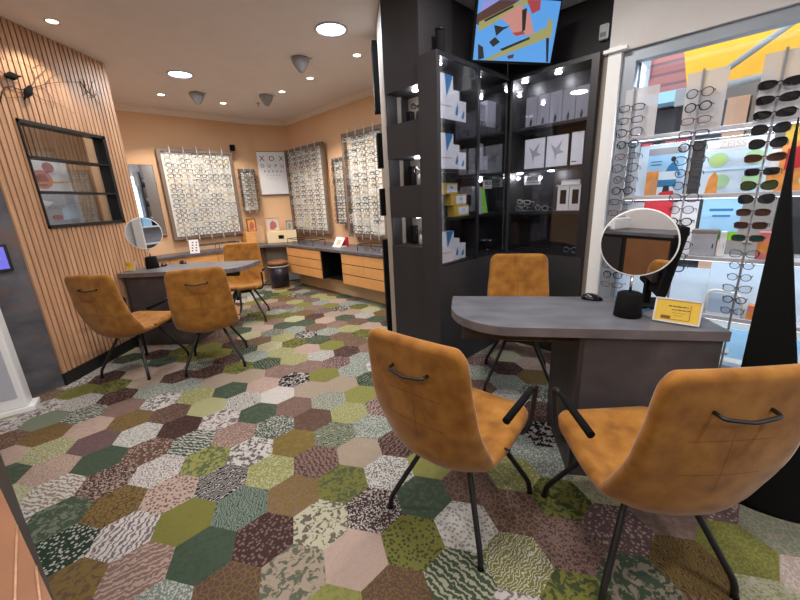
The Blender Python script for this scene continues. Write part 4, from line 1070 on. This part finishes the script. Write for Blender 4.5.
poster('blue-white backing board on the lowest window shelf, right of the dark gap', ((712, 262), (800, 315)), .14, 'pale_blue', (), base=.52, name='backing_board', cat='board')
poster('pale blue backing board at the foot of the window', ((690, 322), (800, 352)), .14, 'sky_blue', (), base=.2, name='backing_board', cat='board')
poster('tall white backing board behind the first rack of eyeglasses', ((613, 160), (636, 200)), .15, 'paper', (), base=1.295, name='backing_board', cat='board')
poster('pale poster with an orange photo behind the sunglasses on the second window shelf', ((765, 150), (790, 194)), .13, 'paper', [([(.1, .05), (.9, .05), (.9, .5), (.1, .5)], 'orange_photo')], base=1.295)
poster('colourful poster at the right edge of the window', ((789, 120), (830, 200)), .12, 'orange_photo', [([(0, .7), (.5, .7), (.5, 1), (0, 1)], 'yellow_card'), ([(.1, .3), (.6, .35), (.4, .65), (.1, .6)], 'red'), (circ(.6, .15, .2, .1), 'pale_green')], base=1.295)
# boxes on the third shelf
def wbox(label, u0, u1, v0, z0, dy, d, mat, nm='window_box', cat='box', lid=None):
    s0, z1 = wpx(u0, v0, dy); s1, _ = wpx(u1, v0, dy)
    t = thing(nm, label, cat, wput(s0, dy, z0), -R45)
    h = z1-z0; MB().b2(0, s1-s0, 0, d, 0, h, .003).build('box_body', mat, t)
    if lid: MB().b2(-.002, s1-s0+.002, -.004, d, h, h+.022, .002).build('box_lid', lid, t)
    MB().b2((s1-s0)*.86, (s1-s0)*.9, -.002, -.0003, h*.35, h*.55).build('box_clasp', 'ink', t)
    return t
wbox('pale grey box with a dark lid on the third window shelf', 692, 718, 233, .901, .04, .09, 'grey_card', lid='taupe')
wbox('slim white box printed with dark marks beside the pale grey box', 721, 727, 232, .901, .04, .08, 'paper')
s0, z0 = wpx(700, 285, .02)
t = thing('acrylic_stand', 'rounded clear stand holding small eyeglasses on the lowest window shelf', 'stand', wput(wpx(706, 300, .04)[0], .04, .518), -R45)
pts = rnd([(0, 0, 0), (0, 0, .17), (.17, 0, .15), (.19, 0, .0)], .06)
MB().tube(pts, .008, 8).build('stand_rim', 'white_plastic', t); MB().box((.09, .01, .075), (.16, .004, .13)).build('stand_back', 'acrylic', t)
for i in ():
    wbox(f'{("first", "second", "third")[i]} small peach box in the stack at the right of the window', (753, 750, 757)[i], (768, 767, 771)[i], (225, 238, 214)[i], .0, .03, .05, 'pink') if False else None
t = thing('peach_box', 'small peach box on the third window shelf below the sunglasses', 'box', wput(wpx(757, 245, .03)[0], .03, .901), -R45)
MB().b2(0, .07, 0, .06, 0, .16, .002).build('box_body', 'pink', t); MB().b2(.005, .065, -.001, -.0002, .04, .10).build('printed_mark', 'orange_photo', t)
t = thing('peach_box', 'small peach and white box on the lowest window shelf near the black stand', 'box', wput(wpx(748, 305, .03)[0], .03, .518), -R45)
MB().b2(0, .07, 0, .06, 0, .09, .002).build('box_body', 'orange_photo', t); MB().b2(.005, .065, -.001, -.0002, .05, .085).build('printed_mark', 'pink', t)

# racks of glasses hanging in front of the window (plane x+y = 4.15)
OG = Vector((1.23, 2.92, 0))
def gput(s, dy, z): return tuple(OG + D2*s + Vector((.7071, .7071, 0))*dy + Vector((0, 0, z)))
def hi_glass(rim, lens, shape, nm='eyeglasses', thick=.0016):
    a, b = glasses_mesh(nm, rim, lens, shape, False, thick, .05, True)
    me = a.build('frame'); ml = b.build('lens'); r = (me.data, ml.data)
    bpy.data.objects.remove(me); bpy.data.objects.remove(ml); return r
HG = [('black round', hi_glass('black_gloss', 'acrylic', 'round', thick=.0030)), ('silver', hi_glass('anthracite', 'acrylic', 'round', thick=.0022)), ('tortoiseshell', hi_glass('tortoise', 'acrylic', 'rect', thick=.0022)), ('dark', hi_glass('black_metal', 'acrylic', 'rect', thick=.0022)), ('black thin-rimmed', hi_glass('black_metal', 'acrylic', 'aviator', thick=.0024))]
SG = [('black wraparound', hi_glass('black_gloss', 'lens_dark', 'sport', thick=.003)), ('dark grey', hi_glass('black_gloss', 'lens_grey', 'aviator', thick=.0022)), ('amber-lensed tortoiseshell', hi_glass('tortoise', 'lens_brown', 'sport', thick=.0026)), ('purple-black', hi_glass('anthracite', 'lens_dark', 'rect', thick=.0026)), ('green-lensed', hi_glass('black_gloss', 'lens_green', 'aviator', thick=.002)),
      ('brown-lensed', hi_glass('red_rim', 'lens_brown', 'rect', thick=.0026)), ('teal-lensed', hi_glass('tortoise', 'lens_teal', 'rect', thick=.002))]
def put_glasses(md, label, cat, grp, loc, rz, s=1.0, tilt=0):
    r = thing(cat, label, cat, loc, rz, grp); r.rotation_euler[0] = tilt
    if s != 1: r.scale = (s, s, s)
    for m_, nm in zip(md, ('frame', 'lens')):
        o = bpy.data.objects.new(nm, m_); C.objects.link(o); o.parent = r
    return r
def rack(label, s, pan, ztop):
    t = thing('glasses_rack', label, 'glasses rack', gput(s, 0, 0), -R45, 'racks of glasses in the window')
    MB().tube([(0, .0, .08), (0, .0, ztop)], .006, 8).build('rod', 'grey_plastic', t)
    MB().b2(pan[0], pan[1], .012, .016, 1.66 if pan[2] is None else pan[2], ztop-.01).build('acrylic_panel', 'frosted', t)
    MB().lathe([(0, 0), (.06, 0), (.06, .012), (0, .018)], 20, (0, 0, .06)).build('foot', 'pale_metal', t)
    for z in (.30, 1.0): MB().b2(-.02, .02, .006, .10, z, z+.012).build('bracket', 'grey_plastic', t)
    return t
rack('leftmost rack of eyeglasses hanging in the shop window', .43, (-.05, .135, None), 1.975)
rack('middle rack of eyeglasses hanging in the shop window', .775, (-.075, .115, None), 1.995)
rack('rack of dark sunglasses in the shop window', 1.105, (-.08, .10, None), 2.01)
for i in range(17):
    z = 1.85-.0735*i; nm, md = HG[(0, 3, 4, 0, 2, 4, 1, 0, 3, 2, 1, 4, 0, 1, 4, 0, 2)[i]] if i else HG[3]
    put_glasses(md, f'{nm} eyeglasses, {ORD[i]} on the leftmost window rack', 'eyeglasses', 'eyeglasses on the leftmost window rack', gput(.43, -.03, z), -R45+random.uniform(-.1, .1), 1.12)
for i in range(15):
    z = 1.865-.0735*i; nm, md = HG[(1, 0, 2, 3, 0, 4, 1, 1, 4, 1, 0, 1, 4, 1, 0)[i]]
    put_glasses(md, f'{nm} eyeglasses, {ORD[i]} on the middle window rack', 'eyeglasses', 'eyeglasses on the middle window rack', gput(.775, -.03, z), -R45+random.uniform(-.1, .1), 1.12)
for i in range(12):
    nm, md = SG[(0, 0, 0, 1, 1, 2, 3, 4, 1, 5, 5, 6)[i]]
    put_glasses(md, f'{nm} sunglasses, {ORD[i]} on the rack beside the black stand', 'sunglasses', 'sunglasses on the window rack', gput(1.105, -.03, 1.842-.0728*i), -R45+random.uniform(-.12, .05), 1.12)
for i in range(6):
    nm, md = HG[(4, 1, 1, 4, 0, 1)[i]]
    put_glasses(md, f'{nm} eyeglasses, {ORD[i]} of those below the sunglasses on the window rack', 'eyeglasses', 'eyeglasses below the sunglasses', gput(1.105, -.03, .95-.07*i), -R45, .95)
rack('rack of glasses at the right photo edge behind the black stand', 1.50, (-.08, .10, 1.0), 1.98)
for i in range(9):
    nm, md = HG[(0, 2, 4, 0, 0, 2, 0, 4, 0)[i]]
    put_glasses(md, f'{nm} eyeglasses, {ORD[i]} on the rack at the right photo edge', 'eyeglasses', 'eyeglasses on the rightmost window rack', gput(1.50, -.03, 1.45-.085*i), -R45, 1.0)

# ------------------------------------------------------------------ black tapering fabric stand on the right
t = thing('black_stand', 'tall black tapering curved stand at the right photo edge', 'display stand', (1.69, 1.50, 0))
R0 = .34; nA, nZ = 40, 24
a_l = math.atan2(1.37-1.50, 1.37-1.69)
mb = MB(); g = []
for i in range(nA+1):
    th = a_l + (i/nA)*math.radians(150)
    f = i/nA
    dg_ = f*150; ztop = max(.30, 1.44-.0293*dg_ + max(0, .12-.04*dg_))
    x, y = R0*math.cos(th), R0*math.sin(th)
    g.append([mb.b.verts.new((x, y, ztop*j/nZ)) for j in range(nZ+1)])
for A, B in zip(g, g[1:]):
    for j in range(nZ):
        f = mb._f([A[j], B[j], B[j+1], A[j+1]]); f.smooth = True
o = mb.build('stand_shell', 'black_matte', t)
sm = o.modifiers.new('thickness', 'SOLIDIFY'); sm.thickness = .012; sm.offset = -1
MB().lathe([(0, 0), (.325, 0), (.325, .02), (0, .02)], 40).build('stand_base', 'black_matte', t)

# ------------------------------------------------------------------ left foreground
q = Vector((-2.734, 2.311, 0)); q2 = Vector((-2.866, 2.207, 0)); dd = (q2-q).normalized()
t = thing('white_dispenser', 'white cabinet-like unit at the left photo edge by the grey wall', 'cabinet', (-2.70, 2.30, 0), math.radians(215)-PI)
MB().b2(-.24, 0, 0, .16, .0, .035, .004).build('base_plate', 'white_plastic', t)
MB().b2(-.24, -.035, .012, .15, .035, 1.02, .01).build('front_body', 'white_plastic', t)
MB().b2(-.22, -.07, .006, .011, .12, .95, .002).build('door', 'grey_card', t)
t = thing('wall_tablet', 'small wall-mounted tablet with a violet screen beside the slatted wall', 'tablet', tuple(onp(e0.x, e0.y, 34.5, 13.5, 270)+Vector((.012, -.009, 0))), math.atan2(ed.y, ed.x))
MB().b2(-.26, 0, -.022, 0, 0, .19, .004).build('tablet_housing', 'black_gloss', t)
MB().b2(-.245, -.018, -.0235, -.0225, .018, .172).build('tablet_screen', 'tablet', t)
for i in range(3): MB().b2(-.10, -.06+.01*(i % 2), -.0245, -.0237, .06+.03*i, .067+.03*i).build('screen_line', 'white_plastic', t)
# wooden cabinet bottom left
t = thing('wooden_cabinet', 'wooden cabinet with a dark edge in the bottom left corner of the photo', 'cabinet', (-2.2, 1.2, 0))
f0, f1 = Vector((-2.449, 1.823, 0)), Vector((-1.34, .972, 0)); fd = (f1-f0); f0 = f0-fd*.15; f1 = f1+fd*.10
g0, g1 = atz(0, 488, .5), atz(37, 568, .5); gd = g1-g0; g0 = g0-gd*.15; g1 = g1+gd*.5
bk = Vector((-.55, -.75, 0)); O3 = Vector(t.location)
def hexa(bot, top, nm, mat):
    mb = MB(); A = [mb.b.verts.new(p-O3) for p in bot]; B = [mb.b.verts.new(p-O3) for p in top]
    mb._f(A[::-1]); mb._f(B)
    for j in range(4): mb._f([A[j], A[(j+1) % 4], B[(j+1) % 4], B[j]])
    return mb.build(nm, mat, t)
Zv = Vector((0, 0, 1))
hexa([f0, f1, f1+bk*.7, f0+bk*.7], [g0, g1, g1+bk*.7, g0+bk*.7], 'cabinet_body', 'dark_wood')
hexa([g0+Zv*.001, g1+Zv*.001, g1+bk*.7+Zv*.001, g0+bk*.7+Zv*.001], [g0+Zv*.012, g1+Zv*.012, g1+bk*.7+Zv*.012, g0+bk*.7+Zv*.012], 'cabinet_top', 'cabinet_wood')
for (a_, b_) in (((17, 526), (15, 600)), ((36, 567), (40, 600))):
    p_, q_ = atz(*a_, .513), atz(*b_, .513); MB().tube([p_-O3, q_-O3+(q_-p_)*.3], .003, 6).build('edge_strip', 'slat_wood', t)
# ------------------------------------------------------------------ plausible fittings added behind the camera for the mirrors to reflect
t = thing('back_counter', 'dark counter at the rear of the shop, added for the mirrors to reflect', 'counter', (-2.3, -1.95, 0))
MB().b2(0, 1.8, 0, .5, 0, .76).build('counter_body', 'case_dark', t); MB().b2(-.02, 1.82, 0, .53, .761, .80).build('counter_top', 'slate', t)
for i in range(3): MB().b2(.05+i*.6, .58+i*.6, .501, .515, .1, .72).build('counter_door', ('front_wood', 'anthracite', 'brown_box')[i], t)
t = thing('printer', 'white printer on the rear counter, added for the mirrors to reflect', 'printer', (-1.75, -1.85, .801))
MB().b2(0, .45, 0, .34, 0, .16, .02).build('printer_body', 'white_plastic', t); MB().b2(.05, .40, .30, .42, .05, .06).build('paper_tray', 'grey_card', t); MB().b2(.04, .41, .05, .30, .161, .19, .01).build('scanner_lid', 'grey_card', t)
tag(MB().b2(0, .7, 0, .12, 0, 2.4).build('partition', 'anthracite', None, (-.42, -1.98, 0)), 'tall dark partition at the rear of the shop, added for the mirrors to reflect', 'partition')
tag(MB().b2(0, .22, 0, .08, 0, 2.4).build('wooden_column', 'front_wood', None, (-.45+.76, -1.98, 0)), 'narrow wooden column at the rear of the shop, added for the mirrors to reflect', 'column')
t = thing('shelf_unit', 'white shelf unit at the rear of the shop, added for the mirrors to reflect', 'shelf unit', (1.1, -1.95, 0))
for x in (0, 1.0): MB().b2(x, x+.03, 0, .3, 0, 1.8).build('side_panel', 'white_plastic', t)
for i in range(5): MB().b2(.03, 1.0, 0, .3, .1+i*.42, .13+i*.42).build('shelf', 'white_plastic', t)
MB().b2(.03, 1.0, 0, .01, .13, 1.78).build('back_panel', 'wing_grey', t)
for i in range(6):
    tag(MB().b2(0, .2+.03*(i % 2), 0, .2, 0, .2+.05*(i % 3), .004).build('carton', ('case_dark', 'orange_photo', 'paper', 'sky_blue', 'ink', 'paper')[i], None, (1.2+.33*(i % 3), -1.9, (.131, .971)[i//3])), f'{("first", "second", "third")[i % 3]} carton on the {("bottom", "middle")[i//3]} shelf of the added white rear unit', 'carton', 'cartons on the added rear unit')
# ------------------------------------------------------------------ branches with birds on the slatted wall
def sxp(u, v, x=SX+.012): d = ray(u, v); return EYE + d*(x/d.x)
def branch(label, paths, r=.004):
    t = thing('wall_branch', label, 'wall decoration', tuple(sxp(*paths[0][0])), 0, 'thin dark branches on the slatted wall')
    o3 = t.location
    for i, p in enumerate(paths):
        pts = [sxp(*q)-o3 for q in p]
        MB().tube(rnd(pts, .05, 3), [max(.0012, (r if i == 0 else r*.6)*(1-.6*k_/(len(rnd(pts, .05, 3))-1))) for k_ in range(len(rnd(pts, .05, 3)))], 6).build('twig', 'slat_back', t)
    return t
branch('thin dark curving branch with twigs on the upper left of the slatted wall', [[(0, 102), (3, 88), (11, 86), (20, 90), (30, 89), (45, 84), (60, 82), (80, 82)], [(0, 71), (8, 78), (14, 82)], [(14, 88), (18, 97), (24, 98)], [(26, 90), (25, 105)], [(30, 88), (36, 78), (30, 66), (20, 62), (8, 60)],
       [(40, 86), (50, 94), (54, 104), (52, 110)], [(30, 90), (42, 100), (60, 104), (75, 114)], [(36, 78), (46, 70), (44, 62)], [(45, 84), (52, 76), (62, 73)], [(4, 60), (0, 50)], [(33, 68), (40, 64), (50, 70)], [(2, 92), (6, 98), (22, 97)]])
branch('short branch with one pale flower near the corner of the slatted wall', [[(80, 81), (86, 90), (94, 97), (100, 105)], [(86, 90), (84, 80), (82, 77)], [(90, 93), (92, 82), (96, 80)], [(94, 97), (88, 98)], [(94, 97), (98, 92), (103, 94)], [(84, 87), (88, 84)], [(88, 92), (82, 96)]], .005)
def bird(label, u, v, rot_, s):
    c = sxp(u, v, SX+.03); t = thing('bird_figure', label, 'bird ornament', tuple(c), 0, 'dark bird ornaments on the slatted wall')
    mb = MB(); n = 12; prof = [(-.075, .004), (-.05, .008), (-.03, .02), (0, .028), (.025, .022), (.036, .016), (.046, .017), (.056, .012), (.064, .002)]
    cr, sr = math.cos(rot_), math.sin(rot_)
    rings = []
    for a, r in prof:
        rings.append([mb.b.verts.new(Vector((math.cos(2*PI*i/n)*r*.6, a*cr-math.sin(2*PI*i/n)*r*sr, a*sr+math.sin(2*PI*i/n)*r*cr))*s) for i in range(n)])
    for A, B in zip(rings, rings[1:]):
        for i in range(n):
            f = mb._f([A[i], A[(i+1) % n], B[(i+1) % n], B[i]]); f.smooth = True
    mb._f(rings[0]); mb._f(rings[-1]); mb.build('bird_body', 'black_matte', t)
    MB().tube([(0, .064*cr*s, .064*sr*s), (0, .078*cr*s, .076*sr*s)], [.003*s, .0006], 6).build('beak', 'slat_back', t)
bird('dark bird ornament higher on the branch, tail pointing right', 12, 76, PI+.25, 1.0)
bird('dark round bird ornament lower on the branch beside the mirror-like window', 28, 92, .9, 1.05)
c = sxp(97, 93, SX+.025); mb = MB()
for i in range(5):
    a = 2*PI*i/5; mb.lathe([(0, 0), (.009, .002), (.007, .006), (0, .007)], 8, (0, .012*math.cos(a), .012*math.sin(a)))
tag(mb.build('flower', 'paper', None, tuple(c)), 'small white flower on the short branch near the wall corner', 'flower')

# posters and a small board in the assumed room behind the internal window
def inner(label, y0, y1, z0, z1, mat, shapes):
    t = thing('poster', label, 'poster', (-3.094, y0, z0), PI/2, 'posters behind the internal window')
    w, h = y1-y0, z1-z0
    MB().b2(0, w, 0, .01, 0, h).build('board', mat, t)
    for i, (p, m_) in enumerate(shapes):
        mb = MB(); mb.face([(x*w, -.001-.0006*i, z*h) for x, z in p]); mb.build('printed_shape', m_, t)
inner('white poster with red and brown round shapes, upper one behind the internal window', 3.06, 3.56, 1.555, 1.82, 'paper', [(circ(.45, .35, .2, .3), 'pink'), (circ(.45, .32, .12, .2), 'pic_mauve'), (circ(.62, .75, .11, .16), 'pic_mauve'), (circ(.06, .6, .1, .2), 'pic_mauve'), ([(.3, .2), (1, .28), (1, .34), (.3, .26)], 'orange_photo')])
inner('pale blue-grey poster with drawings, lower one behind the internal window', 3.06, 3.60, 1.24, 1.53, 'grey_card', [([(.05, .6), (.3, .5), (.5, .75), (.1, .9)], 'paper'), (circ(.5, .3, .1, .08), 'pic_mauve'), ([(.6, .2), (.9, .25), (.88, .7), (.62, .6)], 'pale_blue')])

# ------------------------------------------------------------------ ceiling fixtures
def on_ceil(u, v): return atz(u, v, ZC)
LIGHTS = []
def round_light(label, u, v, r):
    c = on_ceil(u, v); t = thing('ceiling_light', label, 'ceiling light', tuple(c), 0, 'large round ceiling lights')
    MB().lathe([(r*.86, -.002), (r, -.002), (r*1.02, -.010), (r*.97, -.014), (r*.86, -.008), (r*.86, -.002)], 36).build('light_ring', 'pale_metal', t)
    MB().lathe([(0, -.006), (r*.86, -.004), (r*.86, -.002), (0, -.002)], 36).build('diffuser', 'lamp_blue', t)
    LIGHTS.append((c, 'A', r))
round_light('larger round ceiling light, nearer to us', 331, 29, .135)
round_light('round ceiling light nearer the slatted wall', 180, 74, .125)
spots = [((52, 21), 'at the slatted wall'), ((161, 94.5), 'above the wall mirror'), ((223, 103), 'above the largest display board'), ((282, 91.5), 'nearest the eye chart'), ((310, 78), 'in front of the board right of the eye chart'), ((357, 55), 'nearest the dark tower')]
for (u, v), lb in spots:
    c = on_ceil(u, v); t = thing('downlight', f'small recessed downlight {lb}', 'downlight', tuple(c), 0, 'small downlights')
    MB().lathe([(.036, -.001), (.046, -.001), (.047, -.006), (.036, -.004)], 24).build('trim_ring', 'pale_metal', t)
    MB().lathe([(0, -.003), (.036, -.003), (.036, -.001), (0, -.001)], 24).build('bulb', 'lamp_warm', t)
    LIGHTS.append((c, 'S', lb))
for (u, v), lb in (((300, 58), 'nearest to us'), ((196.5, 93), 'farthest left'), ((266, 95.5), 'nearest the eye chart')):
    c = on_ceil(u, v); t = thing('cone_spotlight', f'grey cone-shaped ceiling fitting {lb}', 'ceiling fitting', tuple(c), 0, 'grey cone ceiling fittings')
    MB().lathe([(0, -.003), (.085, -.003), (.088, -.02), (.082, -.035), (0, -.035)], 24).build('mount', 'grey_plastic', t)
    MB().lathe([(.078, -.035), (.07, -.06), (.03, -.115), (.018, -.125), (0, -.127)], 24).build('cone', 'grey_plastic', t)
    MB().tube([(.088, 0, -.012), (.12, 0, -.012)], .006, 6).build('side_knob', 'pale_metal', t)
c = on_ceil(258, 103); t = thing('sprinkler', 'tiny ceiling sprinkler between the downlights above the display board', 'sprinkler', tuple(c))
MB().lathe([(0, 0), (.02, 0), (.02, -.006), (.006, -.01), (.006, -.035), (.018, -.037), (0, -.04)], 14).build('sprinkler_head', 'grey_plastic', t)

# ------------------------------------------------------------------ the street outside
struct(MB().prism([(2.4, 2.25), (20, -15.4), (32, 10), (8, 34), (1.2, 3.4)], -.14, -.12).build('ground', 'stone_outside'))
def far(u, v, s): return onp(0, s, -45, u, v)
def slab(name, label, cat, s, quads, th=.3):
    t = thing(name, label, cat, tuple(Vector((0, s, 0))), -R45)
    for nm, mat, (u0, v0), (u1, v1), dy in quads:
        a, b = far(u0, v0, s), far(u1, v1, s); o3 = Vector((0, s, 0))
        x0, x1 = sorted(((a-o3).dot(D2), (b-o3).dot(D2))); z0, z1 = sorted((a.z, b.z))
        MB().b2(x0, x1, dy, dy+th, z0, z1).build(nm, mat, t)
    return t
t = thing('brick_building', 'red brick building with a blue window seen through the shop window', 'building', (0, 15, 0), -R45)
o3 = Vector((0, 15, 0))
def fx(u, v, s=15): q = far(u, v, s); return (q-Vector((0, s, 0))).dot(D2), q.z
xa, _ = fx(632, 60); xb, zb_ = fx(688, 92); _, ztop = fx(650, 20)
MB().b2(xa-1.5, xb, 0, 3, zb_, ztop+1.5).build('brick_wall', 'brick', t)
x0, z0 = fx(633, 84); x1, z1 = fx(652, 62)
MB().b2(x0-1, x1, -.06, -.02, z0, z1+.3).build('window_band', 'wing_grey', t)
for i in range(2): MB().b2(x0-1, x1-.3, -.10, -.061, z0+.12+i*.62, z0+.50+i*.62).build('window', 'sky_blue', t)
MB().b2(xa-1.5, xb, -.5, 0, zb_-.22, zb_).build('shop_fascia', 'shop_fascia', t)
MB().b2(xa-1.5, xb+2.5, .4, 3, -.1, zb_-.22).build('shop_front', 'shop_dark', t)
for i, (u, mt) in enumerate(((651, 'red'), (662, 'black_matte'), (674, 'pic_mauve'), (687, 'red'))):
    x, z = fx(u, 122, 13); 
    m_ = thing('shop_goods', f'{("leftmost red", "dark", "mauve", "rightmost red")[i]} garment hanging in the shop across the street', 'clothes', tuple(Vector((0, 13, 0))+D2*x), -R45, 'garments in the shop across the street')
    MB().prism([(-.07, -.08), (.07, -.08), (.07, .08), (-.07, .08)], 1.2, 2.2).prism([(-.09, -.07), (.09, -.07), (.085, .07), (-.085, .07)], 1.95, 2.2).build('garment', mt, m_)
    MB().tube([(0, 0, 2.2), (0, 0, 2.35)], .02).tube([(0, 0, -.12), (0, 0, 1.2)], .02).build('hanger_stand', 'black_metal', m_)
# yellow awning
t = thing('awning', 'large yellow awning over the street outside the shop window', 'awning', (0, 9, 0), -R45)
def ax(u, v): q = far(u, v, 9); return (q-Vector((0, 9, 0))).dot(D2), q.z
P_ = [ax(680, 40), ax(688, 104), ax(735, 84), ax(800, 74), ax(830, 60), ax(830, -20), ax(690, 10)]
mb = MB(); A = [mb.b.verts.new((x, (z-P_[1][1])*.35, z)) for x, z in P_]; B = [mb.b.verts.new((x, (z-P_[1][1])*.35+.04, z)) for x, z in P_]
mb._f(A); mb._f(B[::-1])
for j in range(len(A)): mb._f([A[j], A[(j+1) % len(A)], B[(j+1) % len(A)], B[j]])
mb.build('canvas', 'awning', t)
for (p, q_, r) in (((727, 72), (812, 12), .035), ((726, 87), (775, 76), .04)):
    a, b = ax(*p), ax(*q_); MB().tube([(a[0], -.12, a[1]), (b[0], -.12, b[1])], r, 8).build('awning_arm', 'beam', t)
x, z = ax(686, 102); x2, z2 = ax(700, 92); MB().b2(x-.1, x2, -.15, -.05, z-.05, z+.14).build('awning_bracket', 'beam', t)
# kiosk panel and facade under the awning
t = thing('kiosk', 'brown-pink panelled kiosk under the yellow awning', 'kiosk', (0, 10.5, 0), -R45)
def kx(u, v): q = far(u, v, 10.5); return (q-Vector((0, 10.5, 0))).dot(D2), q.z
x0, z1 = kx(728, 98); x1, _ = kx(751, 94)
MB().b2(x0, x1, 0, .5, -.12, z1).build('panel', 'peach_panel', t); MB().b2(x1+.02, x1+.5, .05, .5, -.12, z1+.1).build('side', 'taupe', t); MB().b2(x0-.5, x0-.02, .2, .4, -.12, z1-.5).build('low_screen', 'shop_dark', t)
t = thing('building', 'dim building facade far behind the awning and kiosk', 'building', (0, 20, 0), -R45)
MB().b2(0, 40, 0, 2, -.1, 7).build('facade', 'taupe', t)
for i in range(6): MB().b2(8+i*3.2, 10+i*3.2, -.05, -.01, .3, 3).build('shop_window', 'shop_dark', t)

# ------------------------------------------------------------------ light
def light(kind, loc, power, col, size=.1, target=None, angle=110, blend=.5):
    l = bpy.data.lights.new('lamp', kind); l.energy = power; l.color = col
    o = bpy.data.objects.new('lamp_light', l); C.objects.link(o); o.location = loc
    if kind == 'AREA': l.shape = 'DISK'; l.size = size
    elif kind in ('POINT', 'SPOT'): l.shadow_soft_size = size
    if kind == 'SPOT': l.spot_size = math.radians(angle); l.spot_blend = blend
    if target is not None: o.rotation_euler = (Vector(target)-Vector(loc)).to_track_quat('-Z', 'Y').to_euler()
    return o
WARM = (1, .88, .74); NEU = (1, .96, .92); COOL = (.90, .95, 1)
for c, kd, x in LIGHTS:
    if kd == 'A': light('AREA', c-Vector((0, 0, .02)), 20, COOL, .24)
    else: light('SPOT', c-Vector((0, 0, .012)), 30 if 'slatted' in x else 70, WARM, .03, (c.x, c.y, 0), 118, .35)
# added ceiling lamps, unseen, to light the room from behind and above
for x, y in ((-1.6, 1.6), (.2, 1.0), (1.3, .2), (-.6, -.8), (-2.2, -.6), (2.6, -1.0), (.5, 2.2)):
    t = thing('ceiling_light', 'added unseen warm round ceiling light behind or above the photographer', 'ceiling light', (x, y, ZC), 0, 'added round ceiling lights behind the photographer')
    MB().lathe([(.11, -.002), (.13, -.002), (.132, -.010), (.126, -.014), (.11, -.008)], 28).build('light_ring', 'pale_metal', t)
    MB().lathe([(0, -.006), (.11, -.004), (.11, -.002), (0, -.002)], 28).build('diffuser', 'lamp_warm', t)
    light('AREA', (x, y, ZC-.02), 19, NEU, .22)
for root, x, y, z in PK: light('POINT', put(root, x, y, z-.03), 1.1 if z > 2 else .9, (.95, .96, 1), .02)
for i in (1, 3, 5):
    tw = bpy.data.objects['niche_tower']; light('POINT', put(tw, TW*.62, .10, lv[i+1]-.03), .8, (.95, .96, 1), .02)
light('AREA', (-2.98, 3.3, 2.6), 8, NEU, .15)  # added lamp without a fitting, brightens the space behind the internal window
t = thing('added_light_strip', 'slim added light strip under the head of the shop window', 'light strip', wput(.4, .085, 2.212), -R45)
MB().b2(0, 2.4, 0, .03, 0, .009).build('strip_diffuser', 'added_strip_glow', t)  # added strip tucked behind the frame head to brighten the window posters
l = bpy.data.lights.new('lamp', 'AREA'); l.shape = 'RECTANGLE'; l.size = 2.4; l.size_y = .03; l.energy = 62; l.color = (.93, .96, 1)
o = bpy.data.objects.new('lamp_light', l); C.objects.link(o); o.location = wput(1.6, .10, 2.208); o.rotation_euler = (0, 0, -R45)
w = bpy.data.worlds.new('sky'); S.world = w; w.use_nodes = True
bg = w.node_tree.nodes['Background']; bg.inputs[0].default_value = (.80, .90, 1, 1); bg.inputs[1].default_value = 2.6
